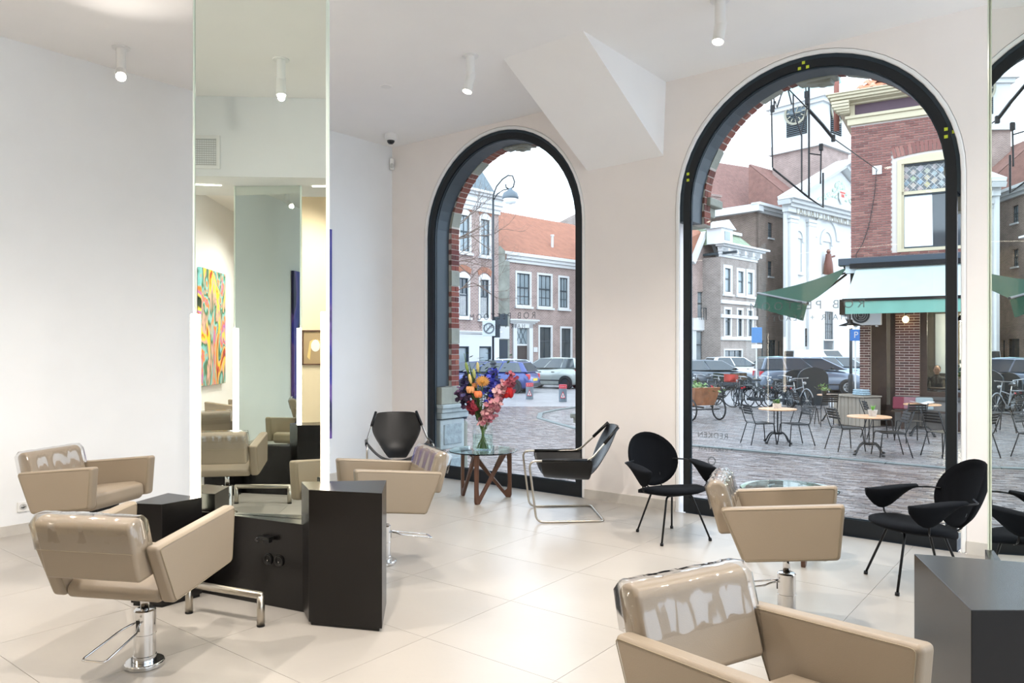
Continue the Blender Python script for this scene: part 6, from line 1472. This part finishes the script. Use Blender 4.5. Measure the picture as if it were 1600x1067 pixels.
for xx in (.1, 1.3, 2.6): b = MB(); b.box((xx, -.25, .21), (.06, .36, .42)); b.build('leg', dkw, t)
t = thing('open_menu', 'open white menu card lying on the table by the cushions', 'menu', (*gpt(1441, 17.3), ZG+.727), .6)
b = MB(); b.box((-.11, 0, .03), (.21, .30, .006), R=rotm(0, .25, 0)); b.build('left_page', M['trimw'], t); b = MB(); b.box((.11, 0, .03), (.21, .30, .006), R=rotm(0, -.25, 0)); b.build('right_page', M['trimw'], t)
t = thing('potted_hydrangea', 'pale hydrangea standing inside the cafe window', 'plant', f2w(xB1+1.0, .7, 1.0), hz)
b = MB(); b.lathe([(0, 0), (.12, 0), (.16, .22), (0, .2)], n=16); b.build('pot', M['trimw'], t); b = MB()
for i in range(90): a = random.uniform(0, 2*PI); r = random.uniform(0, .26); b.ell((math.cos(a)*r, math.sin(a)*r*.6, .42+random.uniform(0, .28)), (.035, .035, .03), 5, 4)
b.build('flower_heads', mat('hydrangea_pale', '#8fa39a', .8), t, kind='stuff'); b = MB(); foliage(b, (0, 0, .25), (.2, .12, .1), 40, .14); b.build('leaves', leafg, t, kind='stuff')
b = MB(); b.bb(xB1+.2, XE, .45, 1.0, 0, 1.0); tag(b.build('window_counter', dkw, None), 'dark counter inside the cafe window', 'counter'); wc = bpy.data.objects['window_counter']; wc.location = f.t.location; wc.rotation_euler = (0, 0, hz)
# ---------------------------------------------------------------- people
skin = mat('skin', '#c99a80', .55)
def person(label, loc, rz, top, bottom, hair, scale=1., arms='down'):
    t = thing('person', label, 'person', loc, rz); t.scale = (scale,)*3
    me = bpy.data.meshes.new('body')
    J = {'pel': (0, 0, .95), 'che': (0, 0, 1.28), 'neck': (0, 0, 1.47), 'hd': (0, -.02, 1.58)}
    V = [(0, 0, .95), (0, 0, 1.12), (0, 0, 1.30), (0, 0, 1.43), (0, -.01, 1.52)]; Rr = [.155, .135, .155, .075, .055]; E = [(0, 1), (1, 2), (2, 3), (3, 4)]
    for s in (-1, 1):
        n = len(V); V += [(s*.10, 0, .90), (s*.11, -.01, .48), (s*.11, .02, .09), (s*.12, -.14, .05)]; Rr += [.105, .07, .05, .04]; E += [(0, n), (n, n+1), (n+1, n+2), (n+2, n+3)]
        n = len(V)
        if arms == 'down': V += [(s*.19, 0, 1.40), (s*.25, .02, 1.12), (s*.24, -.10, .88)]
        else: V += [(s*.19, 0, 1.40), (s*.27, -.03, 1.12), (s*.14, -.25, 1.10)]
        Rr += [.062, .046, .034]; E += [(2, n), (n, n+1), (n+1, n+2)]
        hand = Vector(V[-1])
        b = MB()
        dr_ = (hand-Vector(V[-2])).normalized()
        q = dr_.to_track_quat('Z', 'X').to_matrix(); b.ell(hand+dr_*.05, (.042, .02, .05), 8, 6, R=q)
        for i, ln in enumerate((.062, .072, .068, .052)):
            off = q @ Vector((-.030+.020*i, 0, .085)); p0 = hand+off; p1 = p0+q @ Vector((0, .008, ln*.5)); p2 = p1+q @ Vector((0, .022, ln*.45)); b.tube([p0, p1, p2], [.009, .0085, .006], 6)
        p0 = hand+q @ Vector((-.038, .0, .04)); b.tube([p0, p0+q @ Vector((-.025, .012, .03)), p0+q @ Vector((-.022, .028, .055))], [.010, .009, .007], 6); b.build('hand', skin, t, smooth=True)
    me.from_pydata(V, E, []); me.materials.append(top); o = bpy.data.objects.new('body', me); link(o, t); ALLP.setdefault(t.name, []).append(o)
    m = o.modifiers.new('skin', 'SKIN'); m.use_smooth_shade = True
    for i, r in enumerate(Rr): me.skin_vertices[0].data[i].radius = (r, r*.8)
    me.skin_vertices[0].data[0].use_root = True
    s_ = o.modifiers.new('sub', 'SUBSURF'); s_.levels = s_.render_levels = 2
    b = MB(); b.lathe([(.16, .0), (.175, .1), (.17, .18), (.155, .24)], (0, 0, .80), 16); o2 = b.build('trouser_waist', bottom, t, smooth=True); 
    for s in (-1, 1):
        b = MB(); b.tube([(s*.085, 0, .92), (s*.11, -.01, .48), (s*.11, .015, .10)], [.125, .088, .075], 12); b.build('trouser_leg', bottom, t, smooth=True)
        b = MB(); b.ell((s*.115, -.07, .045), (.05, .14, .045), 10, 6); b.build('shoe', trimb, t, smooth=True)
    b = MB(); rows = [(0, 1.50, .045, .05), (0, 1.53, .058, .068), (-.005, 1.57, .072, .085), (0, 1.62, .078, .095), (.005, 1.67, .077, .097), (.01, 1.71, .062, .08), (.012, 1.735, .03, .04)]; n = 14; vs = []
    for (yy, z, rx, ry) in rows: vs += [(rx*math.cos(2*PI*j/n), yy-.012+ry*math.sin(2*PI*j/n), z) for j in range(n)]
    b.add(vs, [(i*n+j, i*n+(j+1) % n, (i+1)*n+(j+1) % n, (i+1)*n+j) for i in range(len(rows)-1) for j in range(n)]+[tuple(range(n)), tuple(range(len(vs)-1, len(vs)-n-1, -1))])
    b.ell((0, -.108, 1.605), (.013, .02, .022), 8, 6)
    for s in (-1, 1): b.ell((s*.08, 0, 1.61), (.012, .02, .03), 8, 6)
    hd = b.build('head', skin, t, smooth=True)
    b = MB()
    for s in (-1, 1): b.ell((s*.032, -.096, 1.628), (.012, .008, .008), 8, 6)
    b.build('eyes', M['dark'], hd, kind='stuff')
    b = MB(); b.ell((0, -.098, 1.565), (.024, .008, .007), 8, 6); b.build('mouth', mat('lips_'+str(len(bpy.data.materials)), '#a3605a', .6), hd)
    b = MB(); b.ell((0, .022, 1.665), (.092, .105, .085), 14, 10); b.ell((0, .06, 1.60), (.08, .06, .08), 12, 8); b.build('hair', hair, t, smooth=True)
    return t
hairm = mat('dark_hair', '#241a14', .6)
x_, z_ = f.uz(1464, 578, 1.5)
person('person in a dark grey top standing inside the cafe window', f2w(x_, 1.5, z_-1.62-.0), hz, mat('dark_grey_top', '#3d4042', .9), mat('dark_trousers', '#24262a', .9), hairm, arms='front')
x, y = gpt(776, 43.2); person('person in dark clothes walking by the lamp post across the street', (x, y, ZG), TH+.3, mat('dark_coat', '#2b2c33', .9), mat('dark_trousers_walk', '#202126', .9), hairm)
# ---------------------------------------------------------------- lamp posts, signs, bollards
black_p = mat('lamp_post_paint', '#22272b', .4)
x, y = gpt(770.5, 27.); t = thing('street_lamp', 'tall black street lamp with a scrolled swan neck and bell shade', 'street lamp', (x, y, ZG), TH)
Zp = lambda py: CZ-(py-545)/FP*27.-ZG
Xp = lambda px: (px-770.5)/FP*27.
b = MB(); b.tube([(0, 0, 0), (0, 0, 1.45)], .11, 14); b.lathe([(.13, 0), (.14, .1), (.11, .2)], n=14); b.lathe([(.10, 1.4), (.13, 1.5), (.05, 1.6)], n=14); b.build('base', black_p, t, smooth=True)
b = MB(); b.tube([(0, 0, 1.5), (0, 0, Zp(312))], .042, 10); b.build('pole', black_p, t, smooth=True)
sw = [(0, Zp(312)), (Xp(771), Zp(304)), (Xp(776), Zp(291)), (Xp(785), Zp(280)), (Xp(794), Zp(274)), (Xp(801), Zp(275)), (Xp(804), Zp(284)), (Xp(802), Zp(292)), (Xp(797), Zp(296)), (Xp(791), Zp(293)), (Xp(790), Zp(288))]
b = MB(); b.tube([(p[0], 0, p[1]) for p in sw], .030, 8); b.tube([(0, 0, Zp(314)), (Xp(777), 0, Zp(303)), (Xp(786), 0, Zp(297)), (Xp(796), 0, Zp(295))], .022, 8); b.build('swan_neck', black_p, t, smooth=True)
b = MB(); b.lathe([(0, .42), (.05, .40), (.10, .32), (.26, .22), (.30, .08), (.30, .02), (.27, 0)], (Xp(797.5), 0, Zp(311)), 20); b.build('shade', mat('grey_shade', '#59636a', .4), t, smooth=True)
b = MB(); b.lathe([(.27, 0), (.2, -.14), (0, -.2)], (Xp(797.5), 0, Zp(311)), 20); b.build('glass_bowl', mat('bowl_glass', '#dfe3e3', .2), t, smooth=True)
b = MB(); b.box((Xp(764), -.1, Zp(513)), (.46, .03, .56)); sg = b.build('sign_plate', mat('sign_grey', '#aeb6b8', .5), t, bevel=.02)
b = MB(); b.lathe([(.20, 0), (.20, .01), (.15, .01), (.15, 0)], n=24, M=Matrix.Translation((Xp(764), -.118, Zp(513))) @ Matrix.Rotation(PI/2, 4, 'X'), closed=True); b.box((Xp(764), -.125, Zp(513)), (.05, .01, .36), R=rotm(0, .7, 0)); b.build('sign_ring', mat('sign_dark_ring', '#565d61', .5), sg)
b = MB(); b.box((Xp(776), .1, Zp(511)), (.24, .05, .75)); b.build('dark_sign_plate', M['sash'], t, bevel=.01)
b = MB(); b.box((Xp(774), -.05, .95), (.20, .14, .6)); b.ell((Xp(774), -.13, 1.15), (.04, .02, .04), 8, 6); b.build('signal_box', trimb, t, bevel=.02)
red_m = mat('bollard_red', '#a5303a', .5); grey_m = mat('bollard_grey', '#5b656c', .5)
for i, (px, Y) in enumerate(((827.5, 29.8), (879.5, 28.4))):
    t = thing('bollard', ['round grey and red bollard, left of the two in the road', 'round grey and red bollard, right of the two in the road'][i], 'bollard', (*gpt(px, Y), ZG), TH, 'retractable bollards in the road')
    b = MB(); b.lathe([(0, 0), (.15, 0), (.15, .50), (0, .50)], n=24); b.build('post', grey_m, t); b = MB(); b.lathe([(0, .50), (.152, .50), (.152, .63), (.145, .645), (0, .65)], n=24); rb = b.build('red_cap', red_m, t)
    b = MB()
    for s in (-1, 0, 1): b.ell((s*.07, -.150+.02*abs(s), .57), (.015, .01, .015), 8, 6)
    b.build('reflectors', M['trimw'], rb, kind='stuff')
    b = MB(); b.slab([(-.11, .14), (.09, .14), (-.01, .40)], -.165, -.12); tr = b.build('warning_triangle', red_m, t); b = MB(); b.slab([(-.078, .165), (.058, .165), (-.01, .345)], -.168, -.16); b.build('triangle_field', M['trimw'], tr); b = MB(); b.slab([(-.03, .18), (-.02, .28), (.0, .28), (.01, .18)], -.170, -.167); b.build('pictogram', trimb, tr)
def pole_sign(label, px, Y, zt, plates, r=.03):
    t = thing('sign_post', label, 'sign', (*gpt(px, Y), ZG), TH); b = MB(); b.tube([(0, 0, 0), (0, 0, zt)], r, 8); b.build('pole', M['grille'], t)
    for (z, w, h, c_, txt) in plates:
        b = MB(); b.box((0, -.04, z), (w, .02, h)); p = b.build('sign_plate', mat('sign_%d' % len(bpy.data.materials), c_, .5), t, bevel=.008)
        if txt:
            o = lettering('sign_letter', txt, 0, z, h*.8, p, y=-.052, mt=M['trimw'], ext=.001); o.rotation_euler = (PI/2, 0, 0)
    return t
pole_sign('blue parking sign on a post beside the cafe corner', 1336.5, 30, 3.0, [(2.85-.3, .45, .45, '#2f6fb5', 'P')])
pole_sign('blue and white sign on a post behind the bicycles', 1182, 30, 2.9, [(2.55, .42, .62, '#4a7fb8', None), (2.1, .42, .16, '#e8eaea', None)])
x, y = gpt(1329.5, 30.5); t = thing('street_lamp', 'black lamp column behind the terrace, left of the cafe corner', 'street lamp', (x, y, ZG), TH); b = MB(); b.tube([(0, 0, 0), (0, 0, 3.1)], .06, 10); b.lathe([(.12, 0), (.10, .9), (.06, 1.0)], n=12); b.build('pole', black_p, t, smooth=True); b = MB(); b.lathe([(0, 3.5), (.05, 3.45), (.2, 3.2), (.12, 3.05), (0, 3.0)], n=14); b.build('lantern', black_p, t)
# stone post outside the small window
x, y = ground(728, 700, ZG); t = thing('stone_post', 'pale round stone post by the left stone plinth outside', 'post', (*at(724, 760, 10.2)[:2], ZG))
b = MB(); b.lathe([(.0, 0), (.06, 0), (.055, .95), (.06, .97), (.06, 1.0), (0, 1.05)], n=16); b.build('shaft', stn, t, smooth=True); b = MB(); b.lathe([(0, 1.05), (.05, 1.05), (.055, 1.10), (.03, 1.14), (0, 1.14)], n=16); b.build('cap', M['sash'], t, smooth=True)
# ---------------------------------------------------------------- hanging frame of light bars and overhead cable
YH = 13.5
def poly(pts): return [at(px, py, YH) for px, py in pts]
o0 = at(1264, 309, YH); t = thing('hanging_light_frame', 'broken looking black star frame of light bars hung over the street', 'decoration', tuple(o0))
def rel(pts): return [p-o0 for p in poly(pts)]
for nm, pts, r in (('frame_bar', [(1205, 146), (1207, 262)], .014), ('frame_bar', [(1207, 263), (1264, 309), (1286, 324), (1286, 270)], .018), ('frame_bar', [(1282, 287), (1283, 228)], .014), ('frame_bar', [(1265, 240), (1282, 242)], .012), ('frame_bar', [(1264, 118), (1264, 309)], .018), ('frame_bar', [(1239.5, 147), (1239.5, 173), (1252.6, 212), (1252.6, 300)], .014), ('frame_bar', [(1228.5, 128), (1237, 163)], .014), ('frame_bar', [(1208.5, 135), (1210, 170)], .014), ('lattice_bar', [(1225, 135), (1214, 168), (1211, 158)], .014), ('frame_bar', [(1258, 125), (1261, 165), (1253, 205)], .012)):
    b = MB(); b.tube(rel(pts), r, 6); b.build(nm, M['rod'], t)
b = MB()
for (px, py) in ((1261, 158), (1302, 216), (1283, 230), (1207, 170), (1260, 148)): p = rel([(px, py)])[0]; b.box(p, (.06, .06, .12))
b.build('joint_box', M['rod'], t, kind='stuff')
anc = Vector(f2w(*[f.uz(1370.5, 266)[0]], -.14, f.uz(1370.5, 266)[1])); P = [at(1225, 132, YH), at(1264, 172, YH), at(1302, 216, YH), anc]
b = MB(); b.tube(P, .012, 5); b.tube([at(1264, 172, YH), at(1285, 195, YH), at(1302, 216, YH)], .03, 6)
cbl = b.build('overhead_cable', M['rod'], None); tag(cbl, 'thin overhead cable running from the hanging frame to the brick wall', 'cable')
# chimney pole above cornice
p = at(1307, 170, 20.5); t = thing('roof_pole', 'red brown pipe with a bracket rising left of the cafe cornice', 'pipe', tuple(p)); b = MB(); b.tube([(0, 0, -.6), (0, 0, 1.3)], .07, 10); b.build('pipe', mat('rusty_pipe', '#7c4a3e', .7), t, smooth=True); b = MB(); b.tube([(0, 0, 1.0), (-.25, 0, 1.05)], .02, 6); b.build('bracket', M['rod'], t)
# bare tree twigs beside the lamp
TR = 33.; tw = mat('bare_twig', '#6b5b50', .9); base = Vector((*gpt(668, TR), ZG)); t = thing('bare_tree', 'bare branching tree left of the street lamp, thin twigs before the town house', 'tree', tuple(base))
b = MB(); b.tube([(0, 0, 0), (.1, 0, 3), (.05, .05, 7.1)], [.22, .17, .09], 10); b.build('trunk', tw, t, smooth=True)
mains = MB(); twigs = MB(); rt = random.Random(5)
def grow(p, d, L, r, dep):
    pts = [p]; q = p
    for k_ in range(4): d = (d+Vector([rt.gauss(0, .16) for _ in range(3)])+Vector((0, 0, .04))).normalized(); q = q+d*L/4; pts.append(q)
    (mains if dep < 2 else twigs).tube(pts, [r*(1-.16*i) for i in range(5)], 5 if dep < 2 else 3, cap=False)
    if dep < 4:
        for k_ in range(3 if dep < 3 else 2):
            i = rt.choice((2, 3, 4)); dd = (d+Vector([rt.gauss(0, .55) for _ in range(3)])).normalized(); grow(pts[i], dd, L*.68, r*.5, dep+1)
for (ax, az, z0) in ((.8, .5, 4.6), (.9, .1, 5.6), (.75, .6, 6.2), (.5, 1., 6.8), (.95, .15, 4.2), (-.6, .7, 6), (.95, -.1, 6.6), (.9, .35, 7.)):
    dd = (Xc*ax+Vector((0, 0, az))).normalized(); grow(Vector((.06, .03, z0)), dd, 2.1, .05, 0)
mains.build('branches', tw, t, kind='stuff', smooth=True); twigs.build('twigs', tw, t, kind='stuff')
